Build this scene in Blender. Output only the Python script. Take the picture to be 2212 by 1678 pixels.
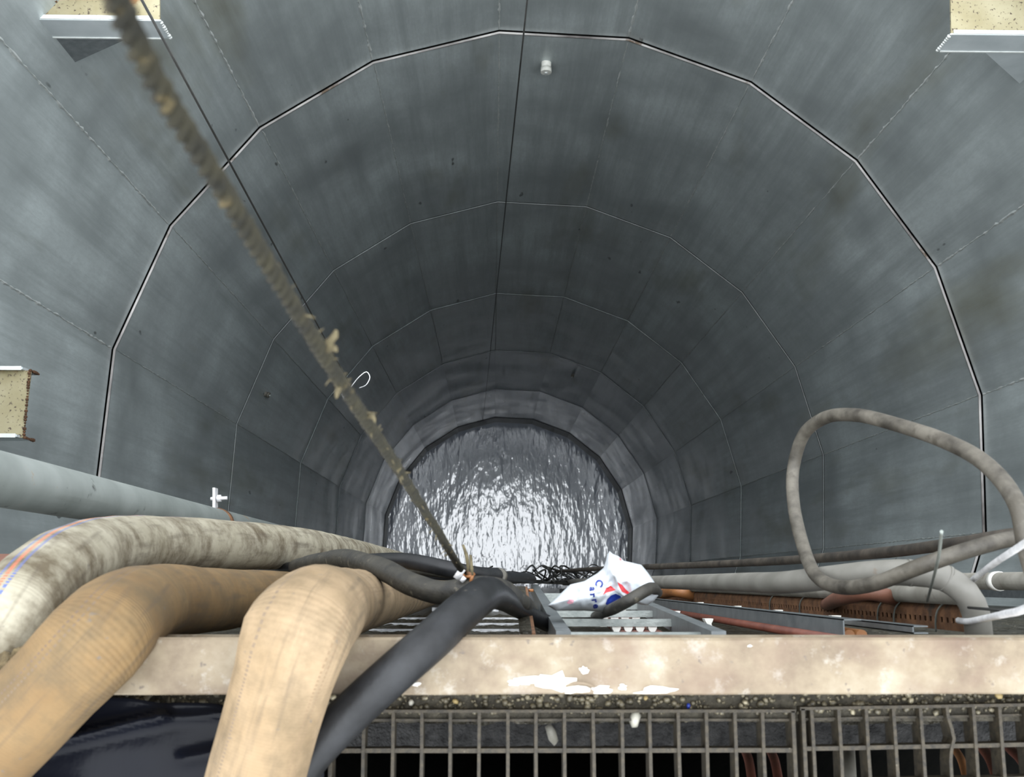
import bpy, bmesh, math, random
import numpy as np
from mathutils import Vector, Matrix, noise
from mathutils.bvhtree import BVHTree

for o in list(bpy.data.objects): bpy.data.objects.remove(o)
scene = bpy.context.scene
COL = scene.collection
rnd = random.Random(7)

# ------------------------------------------------------------------ camera
W, H = 2212, 1678
F = 2300.0                      # focal length in pixels
CX, CY = 1106.0, 829.5          # principal point
PITCH, ROLL = math.radians(79.44), math.radians(-5.60)
CAMZ = 1.5                      # camera height above the grating
SR = 3.0                        # shaft radius
c_, s_ = math.cos(PITCH), math.sin(PITCH)
fwd = Vector((0, c_, -s_)); up0 = Vector((0, s_, c_)); rt0 = Vector((1, 0, 0))
cr, sr = math.cos(ROLL), math.sin(ROLL)
right = rt0*cr - up0*sr
upv = rt0*sr + up0*cr
def raw_dir(px, py):
    return right*((px-CX)/F) + upv*((CY-py)/F) + fwd
def raw_at(px, py, d):
    v = raw_dir(px, py); return v*(d/-v.z)
a0, a1 = raw_at(300, 1440, 1.4), raw_at(1900, 1440, 1.4)
YAW = -math.atan2(a1.y-a0.y, a1.x-a0.x)          # turn the world so the beam runs along X
RZ = Matrix.Rotation(YAW, 3, 'Z')
right, upv, fwd = RZ@right, RZ@upv, RZ@fwd
CAM = Vector((0, 0, CAMZ))
def at(px, py, d):
    """world point seen at a pixel, d metres below the camera"""
    v = right*((px-CX)/F) + upv*((CY-py)/F) + fwd
    return CAM + v*(d/-v.z)
AXIS = RZ @ Vector((0.088*SR, 0.324*SR, 0))
PHI = math.radians(-11.62)
def ring_pt(k, R, z):
    a = PHI + k*math.radians(18)
    v = RZ @ Vector((R*math.sin(a), R*math.cos(a), 0))
    return Vector((AXIS.x+v.x, AXIS.y+v.y, z))
def wall_hit(px, py, R):
    """point on the round wall behind a pixel"""
    v = right*((px-CX)/F) + upv*((CY-py)/F) + fwd
    ax, ay = -AXIS.x, -AXIS.y
    A = v.x**2+v.y**2; B = 2*(v.x*ax+v.y*ay); C = ax*ax+ay*ay-R*R
    t = (-B+math.sqrt(B*B-4*A*C))/(2*A)
    return CAM+v*t

cam = bpy.data.cameras.new('camera'); camo = bpy.data.objects.new('camera', cam); COL.objects.link(camo)
cam.sensor_width = 36; cam.lens = F/W*36; cam.shift_y = -(H/2-CY)/W
cam.clip_start = 0.02; cam.clip_end = 200
camo.matrix_world = Matrix.Translation(CAM) @ Matrix((right, upv, -fwd)).transposed().to_4x4()
cam.dof.use_dof = True; cam.dof.focus_distance = 3.5; cam.dof.aperture_fstop = 10
scene.camera = camo

# ------------------------------------------------------------------ sky and exposure
wd = bpy.data.worlds.new('overcast'); scene.world = wd; wd.use_nodes = True
bg = wd.node_tree.nodes['Background']
# standard overcast sky: zenith three times as bright as the horizon
_t = wd.node_tree
_tc = _t.nodes.new('ShaderNodeTexCoord'); _sp = _t.nodes.new('ShaderNodeSeparateXYZ'); _t.links.new(_tc.outputs['Generated'], _sp.inputs[0])
_mx = _t.nodes.new('ShaderNodeMath'); _mx.operation = 'MAXIMUM'; _mx.inputs[1].default_value = 0.0; _t.links.new(_sp.outputs[2], _mx.inputs[0])
_ma = _t.nodes.new('ShaderNodeMath'); _ma.operation = 'MULTIPLY_ADD'; _ma.inputs[1].default_value = 2/3; _ma.inputs[2].default_value = 1/3
_t.links.new(_mx.outputs[0], _ma.inputs[0]); _t.links.new(_ma.outputs[0], bg.inputs[1])
bg.inputs[0].default_value = (0.92, 0.96, 1.0, 1)
vs = scene.view_settings
vs.view_transform = 'Standard'; vs.look = 'None'; vs.gamma = 1; vs.use_curve_mapping = False
vs.exposure = 2.55
try:
    scene.cycles.max_bounces = 16; scene.cycles.diffuse_bounces = 8; scene.cycles.glossy_bounces = 8
    scene.cycles.sample_clamp_indirect = 8
except Exception: pass

# ------------------------------------------------------------------ materials
MATS = {}
def nt(name):
    m = bpy.data.materials.new(name); m.use_nodes = True
    t = m.node_tree; MATS[name] = m
    return m, t, t.nodes['Principled BSDF']
def N(t, kind, **kw):
    n = t.nodes.new(kind)
    for k, v in kw.items(): setattr(n, k, v)
    return n
def ramp(t, fac, stops):
    r = N(t, 'ShaderNodeValToRGB'); e = r.color_ramp.elements
    while len(e) < len(stops): e.new(0.5)
    for i, (p, c) in enumerate(stops):
        e[i].position = p; e[i].color = (*c, 1) if len(c) == 3 else c
    t.links.new(fac, r.inputs[0]); return r.outputs[0]
def coords(t, scale=(1, 1, 1), kind='pos'):
    if kind == 'pos': src = N(t, 'ShaderNodeNewGeometry').outputs['Position']
    elif kind == 'uv': src = N(t, 'ShaderNodeUVMap').outputs[0]
    else: src = N(t, 'ShaderNodeTexCoord').outputs['Object']
    mp = N(t, 'ShaderNodeMapping'); mp.inputs['Scale'].default_value = scale
    t.links.new(src, mp.inputs[0]); return mp.outputs[0]
def noise_tex(t, vec, scale, detail=4, rough=0.55):
    n = N(t, 'ShaderNodeTexNoise'); n.inputs['Scale'].default_value = scale
    n.inputs['Detail'].default_value = detail; n.inputs['Roughness'].default_value = rough
    t.links.new(vec, n.inputs['Vector']); return n.outputs[0]
def mix(t, fac, a, b, blend='MIX'):
    m = N(t, 'ShaderNodeMix', data_type='RGBA', blend_type=blend)
    for s, v in ((m.inputs[0], fac), (m.inputs[6], a), (m.inputs[7], b)):
        if hasattr(v, 'is_linked'): t.links.new(v, s)
        elif isinstance(v, (int, float)): s.default_value = v
        else: s.default_value = (*v, 1)
    return m.outputs[2]
def bump(t, b, h, strength=0.3, dist=0.01, prev=None):
    n = N(t, 'ShaderNodeBump'); n.inputs['Strength'].default_value = strength; n.inputs['Distance'].default_value = dist
    t.links.new(h, n.inputs['Height'])
    if prev is not None: t.links.new(prev, n.inputs['Normal'])
    t.links.new(n.outputs[0], b.inputs['Normal']); return n.outputs[0]
def mat(name, c0, c1, scale=20, rough=0.6, metal=0.0, bmp=0.2, spots=None, stretch=(1, 1, 1), spec=0.5, kind='pos', dist=0.003):
    """two-tone mottled surface with optional spots=(colour, threshold, scale)"""
    m, t, b = nt(name)
    v = coords(t, stretch, kind)
    n1 = noise_tex(t, v, scale)
    col = ramp(t, n1, [(0.32, c0), (0.68, c1)])
    for sp in (spots or []):
        n2 = noise_tex(t, v, sp[2], 5, 0.6)
        f = ramp(t, n2, [(sp[1], (0, 0, 0)), (min(1, sp[1]+0.07), (1, 1, 1))])
        col = mix(t, f, col, sp[0])
    t.links.new(col, b.inputs['Base Color'])
    b.inputs['Roughness'].default_value = rough; b.inputs['Metallic'].default_value = metal
    b.inputs['Specular IOR Level'].default_value = spec
    if bmp: bump(t, b, noise_tex(t, v, scale*4, 4), bmp, dist)
    return m

# shaft lining: galvanised plates, brushed vertically, with blotches, grime and green-brown run stains
def steel_lining(name, rough, tone, wet=False):
    m, t, b = nt(name)
    v = coords(t); vs_ = coords(t, (3, 3, 0.18))
    blot = noise_tex(t, v, 1.1, 5, 0.6)
    col = ramp(t, blot, [(0.3, tuple(x*0.62 for x in tone)), (0.7, tuple(x*1.18 for x in tone))])
    streak = noise_tex(t, vs_, 2.2, 6, 0.7)
    col = mix(t, ramp(t, streak, [(0.36, (0.5,)*3), (0.58, (0,)*3)]), col, tuple(x*0.5 for x in tone))
    rust = noise_tex(t, coords(t, (1, 1, 0.28)), 1.35, 4, 0.6)
    col = mix(t, ramp(t, rust, [(0.57, (0,)*3), (0.74, (0.6,)*3)]), col, (0.17, 0.16, 0.085))
    nick = noise_tex(t, coords(t, (1, 1, 0.4)), 9, 2, 0.4)
    col = mix(t, ramp(t, nick, [(0.755, (0,)*3), (0.78, (0.8,)*3)]), col, (0.06, 0.065, 0.06))
    fine = noise_tex(t, coords(t, (1, 1, 0.35)), 55, 3, 0.7)
    col = mix(t, ramp(t, fine, [(0.3, (0.25,)*3), (0.6, (0,)*3)]), col, tuple(x*0.6 for x in tone))
    t.links.new(col, b.inputs['Base Color'])
    b.inputs['Metallic'].default_value = 0.35
    t.links.new(ramp(t, blot, [(0.3, (rough-0.08,)*3), (0.7, (rough+0.1,)*3)]), b.inputs['Roughness'])
    if not wet: bump(t, b, noise_tex(t, v, 1.3, 2), 0.05, 0.03)
    return m
PLATE = steel_lining('galvanised_plate', 0.42, (0.505, 0.56, 0.56))
PLATE_DAMP = steel_lining('damp_galvanised_plate', 0.40, (0.42, 0.47, 0.49), True)
PLATE_WET = steel_lining('wet_galvanised_plate', 0.33, (0.40, 0.44, 0.48), True)
SHADE_BAND = mat('shaded_band_plate', (0.035, 0.04, 0.038), (0.08, 0.088, 0.085), 3, 0.5, 0.1, 0.1)  # shade under the lowest lip, put into the plate colour
LEDGE = mat('plate_edge', (0.12, 0.105, 0.10), (0.62, 0.59, 0.57), 2.4, 0.45, 0.3, 0.1, [((0.14, 0.10, 0.07), 0.60, 5)])
LEDGE_D = mat('dark_plate_edge', (0.008, 0.008, 0.008), (0.17, 0.165, 0.16), 0.9, 0.5, 0.2, 0.1)  # darker, uneven edge tone for the lower rings
GAP = mat('dark_joint', (0.03, 0.032, 0.03), (0.05, 0.05, 0.045), 8, 0.9)
BEAD = mat('weld_bead', (0.42, 0.45, 0.44), (0.62, 0.64, 0.62), 30, 0.5, 0.4, 0.3)
CONC = mat('wet_concrete', (0.022, 0.019, 0.013), (0.055, 0.05, 0.036), 30, 0.22, 0, 0.8, [((0.10, 0.09, 0.07), 0.62, 60)], spec=0.35, dist=0.012)
ROUGHC = mat('rough_concrete', (0.018, 0.018, 0.018), (0.07, 0.069, 0.068), 60, 0.75, 0, 0.9, [((0.06, 0.055, 0.05), 0.62, 30)], dist=0.01)
GROUND = mat('ground_concrete', (0.25, 0.25, 0.24), (0.36, 0.35, 0.33), 5, 0.9)
DIRT = mat('dirt_bed', (0.03, 0.026, 0.018), (0.09, 0.08, 0.058), 90, 0.7, 0, 0.8, dist=0.006)

def beam_material():
    m, t, b = nt('old_cream_paint')
    v = coords(t)
    col = ramp(t, noise_tex(t, v, 9, 6, 0.65), [(0.3, (0.10, 0.07, 0.044)), (0.5, (0.19, 0.15, 0.098)), (0.72, (0.28, 0.245, 0.18))])
    col = mix(t, ramp(t, noise_tex(t, v, 26, 5, 0.7), [(0.55, (0,)*3), (0.7, (0.7,)*3)]), col, (0.33, 0.31, 0.27))
    col = mix(t, ramp(t, noise_tex(t, coords(t, (1, 1.6, 1)), 5.2, 5, 0.6), [(0.52, (0,)*3), (0.70, (0.7,)*3)]), col, (0.12, 0.075, 0.052))
    col = mix(t, ramp(t, noise_tex(t, v, 75, 3, 0.6), [(0.66, (0,)*3), (0.72, (0.8,)*3)]), col, (0.09, 0.07, 0.055))
    t.links.new(col, b.inputs['Base Color']); b.inputs['Roughness'].default_value = 0.62
    bump(t, b, noise_tex(t, v, 60, 5), 0.4, 0.003); return m
BEAM = beam_material()
FLAKE = mat('white_paint_flake', (0.52, 0.49, 0.44), (0.62, 0.60, 0.55), 60, 0.6)
GRATE = mat('grimy_grating_steel', (0.014, 0.011, 0.006), (0.05, 0.039, 0.022), 130, 0.6, 0.0, 0.6, [((0.13, 0.112, 0.078), 0.66, 220)], dist=0.002)
BLACKRUB = mat('black_rubber', (0.007, 0.0075, 0.0085), (0.017, 0.018, 0.020), 25, 0.42, 0, 0.15, [((0.10, 0.09, 0.075), 0.68, 40)], spec=0.3)
DIRTYRUB = mat('muddy_rubber', (0.012, 0.0115, 0.010), (0.036, 0.033, 0.025), 35, 0.6, 0, 0.3, [((0.09, 0.08, 0.058), 0.62, 50)])
GREYCAB = mat('grey_muddy_cable', (0.026, 0.022, 0.016), (0.115, 0.104, 0.084), 26, 0.6, 0, 0.3, [((0.055, 0.048, 0.036), 0.55, 17)])
BROWNCAB = mat('brown_muddy_cable', (0.018, 0.015, 0.012), (0.065, 0.054, 0.042), 24, 0.6, 0, 0.3)
GREYPIPE = mat('grey_painted_pipe', (0.115, 0.13, 0.122), (0.17, 0.188, 0.178), 7, 0.5, 0.1, 0.1, [((0.17, 0.115, 0.06), 0.66, 14), ((0.012, 0.012, 0.011), 0.63, 11)])
PVC = mat('grey_plastic_conduit', (0.145, 0.14, 0.122), (0.22, 0.212, 0.19), 12, 0.5, 0, 0.08, [((0.16, 0.13, 0.10), 0.68, 25)])
PVCD = mat('dirty_grey_conduit', (0.09, 0.085, 0.068), (0.17, 0.162, 0.14), 12, 0.6, 0, 0.1, [((0.07, 0.06, 0.045), 0.62, 18)])
GALV = mat('zinc_channel', (0.115, 0.13, 0.135), (0.18, 0.195, 0.20), 25, 0.45, 0.35, 0.1)
GALVL = mat('bright_zinc_rung', (0.21, 0.235, 0.225), (0.33, 0.355, 0.34), 40, 0.35, 0.3, 0.2)
WETRAIL = mat('wet_zinc_rail', (0.30, 0.31, 0.32), (0.55, 0.56, 0.57), 40, 0.15, 0.4, 0.3)
CLAMP = mat('white_plastic_clamp', (0.62, 0.61, 0.56), (0.74, 0.73, 0.69), 30, 0.4)
RUSTT = mat('rusty_tray', (0.075, 0.035, 0.017), (0.19, 0.092, 0.042), 40, 0.8, 0.1, 0.4, [((0.05, 0.035, 0.025), 0.6, 15)])
REDCAB = mat('red_brown_cable', (0.085, 0.024, 0.015), (0.15, 0.048, 0.03), 20, 0.5)
ORANGE = mat('orange_conduit', (0.20, 0.075, 0.02), (0.30, 0.13, 0.045), 15, 0.55, 0, 0.2, [((0.16, 0.08, 0.04), 0.6, 20)])
TERRA = mat('terracotta_conduit', (0.12, 0.05, 0.03), (0.19, 0.08, 0.05), 15, 0.6)
CHROME = mat('bright_steel', (0.55, 0.55, 0.56), (0.78, 0.78, 0.79), 60, 0.28, 0.3, 0.2)
DARKWIRE = mat('dark_wire', (0.012, 0.013, 0.012), (0.03, 0.03, 0.028), 20, 0.5)
GREYWIRE = mat('grey_wire', (0.16, 0.18, 0.165), (0.24, 0.26, 0.24), 20, 0.45, 0.5)
ROPE = mat('mossy_rope', (0.006, 0.006, 0.003), (0.026, 0.023, 0.010), 55, 0.9, 0, 0.7, [((0.095, 0.072, 0.03), 0.62, 40)], dist=0.004)
FIBRE = mat('pale_fibre', (0.05, 0.04, 0.018), (0.13, 0.108, 0.058), 60, 0.9)
RAG = mat('muddy_sacking', (0.05, 0.035, 0.015), (0.20, 0.15, 0.075), 60, 0.95, 0, 1.0, dist=0.01)
BRTOP = mat('bracket_top_crust', (0.21, 0.18, 0.095), (0.31, 0.28, 0.18), 5, 0.8, 0, 0.3, [((0.16, 0.085, 0.03), 0.55, 3.4), ((0.06, 0.042, 0.03), 0.585, 55)])
BRSIDE = mat('bracket_zinc', (0.40, 0.44, 0.45), (0.50, 0.54, 0.55), 6, 0.45, 0.2, 0.1)
BREDGE = mat('bracket_bright_edge', (0.48, 0.50, 0.48), (0.62, 0.64, 0.62), 15, 0.4, 0.1, 0.2)
CRUST = mat('rust_crust', (0.05, 0.025, 0.012), (0.15, 0.07, 0.03), 30, 0.95, 0, 1.0, dist=0.02)
STUB = mat('pale_stub', (0.50, 0.50, 0.45), (0.68, 0.68, 0.63), 20, 0.5)
TARP = mat('black_plastic_sheet', (0.003, 0.0035, 0.006), (0.006, 0.007, 0.011), 4, 0.26, 0, 0.2, spec=0.11, dist=0.01)
BAGM = mat('white_carrier_film', (0.56, 0.61, 0.66), (0.66, 0.69, 0.72), 30, 0.35, 0, 0.15, [((0.58, 0.44, 0.50), 0.66, 11)])
PRBLUE = mat('print_blue', (0.012, 0.03, 0.22), (0.02, 0.045, 0.32), 40, 0.35)
PRRED = mat('print_red', (0.55, 0.012, 0.02), (0.68, 0.02, 0.03), 40, 0.35)
PRWHITE = mat('print_white', (0.85, 0.86, 0.87), (0.92, 0.93, 0.94), 40, 0.35)
STONEW = mat('white_stone', (0.28, 0.27, 0.22), (0.42, 0.40, 0.35), 60, 0.6)
STONEY = mat('ochre_stone', (0.18, 0.13, 0.05), (0.29, 0.22, 0.09), 60, 0.6)
GRAVEL = mat('mixed_gravel', (0.03, 0.026, 0.017), (0.20, 0.175, 0.115), 55, 0.4, 0, 0.3, [((0.36, 0.32, 0.22), 0.60, 60), ((0.02, 0.018, 0.014), 0.62, 80)])

def water_material():
    m, t, b = nt('flood_water')
    b.inputs['Base Color'].default_value = (0.22, 0.27, 0.36, 1)
    b.inputs['Roughness'].default_value = 0.035; b.inputs['IOR'].default_value = 2.3
    mp = N(t, 'ShaderNodeMapping'); mp.inputs['Rotation'].default_value = (0, 0, math.radians(-18)); mp.inputs['Scale'].default_value = (5.2, 1.7, 1)
    t.links.new(N(t, 'ShaderNodeNewGeometry').outputs['Position'], mp.inputs[0])
    n1 = noise_tex(t, mp.outputs[0], 1.0, 3, 0.5)
    p = bump(t, b, n1, 0.6, 0.034)
    n2 = noise_tex(t, coords(t, (1, 0.6, 1)), 11, 3, 0.6)
    bump(t, b, n2, 0.35, 0.006, p); return m
WATER = water_material()

def hose_material(name, c0, c1, stripes, grime):
    """woven jacket: uv.x = metres along, uv.y = turn around (0..1)"""
    m, t, b = nt(name)
    uv = N(t, 'ShaderNodeUVMap').outputs[0]
    sep = N(t, 'ShaderNodeSeparateXYZ'); t.links.new(uv, sep.inputs[0])
    v = coords(t)
    col = ramp(t, noise_tex(t, v, 10, 4), [(0.3, c0), (0.7, c1)])
    col = mix(t, ramp(t, noise_tex(t, v, 13, 5, 0.7), [(0.42, (0,)*3), (0.66, (grime,)*3)]), col, (0.075, 0.055, 0.028))
    col = mix(t, ramp(t, noise_tex(t, v, 48, 3, 0.6), [(0.68, (0,)*3), (0.74, (0.7,)*3)]), col, (0.10, 0.09, 0.08))
    sm = noise_tex(t, coords(t, (5, 16, 1), 'uv'), 1.0, 4, 0.6)
    col = mix(t, ramp(t, sm, [(0.52, (0,)*3), (0.72, (0.6,)*3)]), col, (0.06, 0.045, 0.03))
    def math_(op, a, b_=None):
        n = N(t, 'ShaderNodeMath', operation=op)
        for s, x in zip(n.inputs, (a, b_)):
            if x is None: continue
            if hasattr(x, 'is_linked'): t.links.new(x, s)
            else: s.default_value = x
        return n.outputs[0]
    dash = math_('GREATER_THAN', math_('SINE', math_('MULTIPLY', sep.outputs[0], 2*math.pi*230)), -0.2)
    for (vc, wdt, cc) in stripes:
        inb = math_('LESS_THAN', math_('ABSOLUTE', math_('SUBTRACT', sep.outputs[1], vc)), wdt)
        col = mix(t, math_('MULTIPLY', math_('MULTIPLY', inb, dash), 0.85), col, cc)
    t.links.new(col, b.inputs['Base Color']); b.inputs['Roughness'].default_value = 0.8
    rib = math_('SINE', math_('MULTIPLY', sep.outputs[0], 2*math.pi*260))
    p = bump(t, b, rib, 0.22, 0.001)
    bump(t, b, noise_tex(t, v, 25, 3), 0.2, 0.006, p); return m
BLUE, RED = (0.06, 0.10, 0.32), (0.55, 0.13, 0.06)

# ------------------------------------------------------------------ builders
def bm_new(): return bmesh.new()
def tag(o, label=None, cat=None, group=None, kind=None):
    for k, v in (('label', label), ('category', cat), ('group', group), ('kind', kind)):
        if v: o[k] = v
    return o
def empty(name, loc):
    o = bpy.data.objects.new(name, None); o.location = loc; o.empty_display_size = 0.05; COL.objects.link(o); return o
def wloc(p):
    v = Vector((0, 0, 0))
    while p is not None: v = v + p.location; p = p.parent
    return v
def obj(name, bm, m, parent=None, smooth=False):
    """bm is in world coordinates; origin goes to the base of the piece"""
    bm.verts.ensure_lookup_table()
    xs = [v.co for v in bm.verts]
    lo = Vector((min(v.x for v in xs), min(v.y for v in xs), min(v.z for v in xs)))
    hi = Vector((max(v.x for v in xs), max(v.y for v in xs), max(v.z for v in xs)))
    org = Vector(((lo.x+hi.x)/2, (lo.y+hi.y)/2, lo.z))
    for v in bm.verts: v.co -= org
    bmesh.ops.recalc_face_normals(bm, faces=bm.faces)
    me = bpy.data.meshes.new(name)
    if smooth:
        for f in bm.faces: f.smooth = True
    bm.to_mesh(me); bm.free()
    me.materials.append(MATS[m] if isinstance(m, str) else m)
    o = bpy.data.objects.new(name, me); COL.objects.link(o)
    if parent is not None:
        o.parent = parent; o.location = org - wloc(parent)
    else: o.location = org
    return o
def hexa(bm, p):
    """8 corners: bottom 4 then top 4"""
    vs_ = [bm.verts.new(q) for q in p]
    for f in ((0, 1, 2, 3), (4, 7, 6, 5), (0, 4, 5, 1), (1, 5, 6, 2), (2, 6, 7, 3), (3, 7, 4, 0)):
        bm.faces.new([vs_[i] for i in f])
    return bm
def box(x0, x1, y0, y1, z0, z1, bm=None, bev=0.0):
    bm = bm or bm_new(); b2 = bm_new()
    hexa(b2, [(x0, y0, z0), (x1, y0, z0), (x1, y1, z0), (x0, y1, z0), (x0, y0, z1), (x1, y0, z1), (x1, y1, z1), (x0, y1, z1)])
    if bev: bmesh.ops.bevel(b2, geom=b2.edges[:], offset=bev, segments=2, affect='EDGES', profile=0.6)
    me = bpy.data.meshes.new('t'); b2.to_mesh(me); b2.free(); bm.from_mesh(me); bpy.data.meshes.remove(me)
    return bm
def prism(poly, off, bm=None):
    """solid from a planar polygon (list of Vectors) pushed by vector off"""
    bm = bm or bm_new()
    a = [bm.verts.new(p) for p in poly]; b = [bm.verts.new(Vector(p)+off) for p in poly]
    bm.faces.new(a); bm.faces.new(b[::-1])
    n = len(a)
    for i in range(n): bm.faces.new([a[i], a[(i+1) % n], b[(i+1) % n], b[i]])
    return bm
def catmull(P, step):
    P = [Vector(p) for p in P]
    Q = [P[0]*2-P[1]] + P + [P[-1]*2-P[-2]]
    out = []; par = []
    for i in range(1, len(Q)-2):
        L = (Q[i+1]-Q[i]).length; n = max(2, int(L/step))
        n = min(n, 60)
        p0, p1, p2, p3 = Q[i-1], Q[i], Q[i+1], Q[i+2]
        t0 = 0; t1 = t0+max(1e-6, (p1-p0).length)**0.5; t2 = t1+max(1e-6, (p2-p1).length)**0.5; t3 = t2+max(1e-6, (p3-p2).length)**0.5
        for j in range(n):
            t = t1+(t2-t1)*j/n
            A1 = p0*((t1-t)/(t1-t0))+p1*((t-t0)/(t1-t0)); A2 = p1*((t2-t)/(t2-t1))+p2*((t-t1)/(t2-t1)); A3 = p2*((t3-t)/(t3-t2))+p3*((t-t2)/(t3-t2))
            B1 = A1*((t2-t)/(t2-t0))+A2*((t-t0)/(t2-t0)); B2 = A2*((t3-t)/(t3-t1))+A3*((t-t1)/(t3-t1))
            out.append(B1*((t2-t)/(t2-t1))+B2*((t-t1)/(t2-t1))); par.append(i-1+j/n)
    out.append(P[-1]); par.append(len(P)-1)
    return out, par
def frames(pts, upref=Vector((0, 0, 1))):
    T = [(pts[min(i+1, len(pts)-1)]-pts[max(i-1, 0)]).normalized() for i in range(len(pts))]
    n = upref - T[0]*upref.dot(T[0])
    if n.length < 1e-4: n = Vector((0, 1, 0)) - T[0]*T[0].y
    n.normalize(); Ns = [n]
    for i in range(1, len(pts)):
        n = Ns[-1] - T[i]*Ns[-1].dot(T[i]); n.normalize(); Ns.append(n)
    return T, Ns
def tube(P, r, segs=12, step=0.03, bm=None, cap=True, lump=0.0, smoothpath=True, squash=None, upref=Vector((0, 0, 1))):
    """tube through points P; r a number or one radius per point; squash: per point (wide, tall) factors"""
    bm = bm or bm_new()
    uvl = bm.loops.layers.uv.get('UVMap') or bm.loops.layers.uv.new('UVMap')
    if smoothpath: pts, par = catmull(P, step)
    else: pts, par = [Vector(p) for p in P], list(range(len(P)))
    def lerp(arr, q):
        i = min(int(q), len(arr)-2); f = q-i
        a, b = arr[i], arr[i+1]
        if isinstance(a, tuple): return tuple(x+(y-x)*f for x, y in zip(a, b))
        return a+(b-a)*f
    T, Ns = frames(pts, upref)
    rings = []; u = 0; us = []
    for i, p in enumerate(pts):
        if i: u += (p-pts[i-1]).length
        us.append(u)
        rr = lerp(r, par[i]) if isinstance(r, (list, tuple)) else r
        sx, sz = lerp(squash, par[i]) if squash else (1, 1)
        B = T[i].cross(Ns[i])
        ring = []
        for k in range(segs):
            a = 2*math.pi*k/segs
            q = rr
            if lump: q = rr*(1+lump*noise.noise(Vector((p.x*9+math.cos(a), p.y*9+math.sin(a), p.z*9))))
            ring.append(bm.verts.new(p + Ns[i]*(math.cos(a)*q*sz) + B*(math.sin(a)*q*sx)))
        rings.append(ring)
    for i in range(len(rings)-1):
        for k in range(segs):
            k2 = (k+1) % segs
            f = bm.faces.new([rings[i][k], rings[i][k2], rings[i+1][k2], rings[i+1][k]]); f.smooth = True
            for l, (uu, vv) in zip(f.loops, ((us[i], k/segs), (us[i], (k+1)/segs), (us[i+1], (k+1)/segs), (us[i+1], k/segs))):
                l[uvl].uv = (uu, vv)
    if cap:
        bm.faces.new(rings[0][::-1]); bm.faces.new(rings[-1])
    return bm
def tubeobj(name, P, r, m, parent=None, **kw):
    return obj(name, tube(P, r, **kw), m, parent)
def cyl(p0, p1, r, segs=16, bm=None, r1=None):
    return tube([p0, p1], [r, r if r1 is None else r1], segs=segs, bm=bm, smoothpath=False)
def down(p, d):
    """the point straight below p at depth d under the camera"""
    return Vector((p.x, p.y, CAMZ-d))

# ================================================================== STRUCTURE
RIM_D = 4.2                        # depth of the unseen shaft mouth, set low to brighten the upper walls
RING_D = [RIM_D, 7.17, 10.66, 14.24, 17.89, 21.54, 25.30]     # depths of the ring joints below the camera
WATER_D = 26.05
NEAR_Y = -0.13
K0, K1 = -7, 7                     # plate indices kept on the far and side walls

wall = empty('wall_shaft', Vector((AXIS.x, AXIS.y, CAMZ-27.5)))
tag(wall, 'round shaft wall lined with grey galvanised steel plates', 'wall', kind='structure')
# dark backing drum behind the plates (the soil side), full circle
bm = bm_new()
n = 40; rows = []
for d in (RIM_D, 27.5):
    rows.append([bm.verts.new(ring_pt(20*i/n, SR+0.09, CAMZ-d)) for i in range(n)])
outr = [[bm.verts.new(ring_pt(20*i/n, SR+0.35, CAMZ-d)) for i in range(n)] for d in (RIM_D, 27.5)]
for i in range(n):
    j = (i+1) % n
    bm.faces.new([rows[0][i], rows[0][j], rows[1][j], rows[1][i]]); bm.faces.new([outr[0][i], outr[0][j], outr[1][j], outr[1][i]])
    bm.faces.new([rows[0][i], rows[0][j], outr[0][j], outr[0][i]])
obj('backing', bm, GAP, wall)
plate_mesh = {}; 
def plate(ring, k, R, d0, d1, m):
    a, b = ring_pt(k, R, 0), ring_pt(k+1, R, 0); ao, bo = ring_pt(k, R+0.012, 0), ring_pt(k+1, R+0.012, 0)
    t = (b-a).normalized()*0.0006
    z0, z1 = CAMZ-d1, CAMZ-d0
    bm = hexa(bm_new(), [Vector((p.x, p.y, z)) for z in (z0, z1) for p in (a+t, b-t, bo-t, ao+t)])
    return obj('steel_plate', bm, m, wall)
NR = len(RING_D)
RADII = [SR+0.030, SR+0.030, SR+0.006, SR-0.006, SR-0.016, SR-0.027, SR-0.038, SR-0.052]
LEDGE_W = [0.010, 0.015, 0.005, 0.004, 0.006, 0.007, 0.008]
for i in range(1, NR):
    R, R2 = RADII[i], RADII[i+1]
    d0 = RING_D[i-1] if i else RIM_D
    d1 = RING_D[i]
    for k in range(K0, K1):
        plate(i, k, R, d0+0.004, d1-(0.010 if i == 1 else 0.016), PLATE_WET if i >= 6 else PLATE_DAMP if i == 5 else PLATE)
        # bright upper edge of the plates below stands proud as a narrow ledge, dark joint behind it
        a, b = ring_pt(k, R2, 0), ring_pt(k+1, R2, 0); ao, bo = ring_pt(k, R2+LEDGE_W[i], 0), ring_pt(k+1, R2+LEDGE_W[i], 0)
        z = CAMZ-d1
        bm = hexa(bm_new(), [Vector((p.x, p.y, zz)) for zz in (z-0.012, z) for p in (a, b, bo, ao)])
        obj('plate_ledge', bm, LEDGE if i == 1 else GAP if i == 3 else LEDGE_D, wall)
# last short band down into the water, the shade below the lip painted in as dark plates
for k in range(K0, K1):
    plate(7, k, RADII[7], RING_D[-1]+0.004, 27.2, SHADE_BAND)
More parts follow.
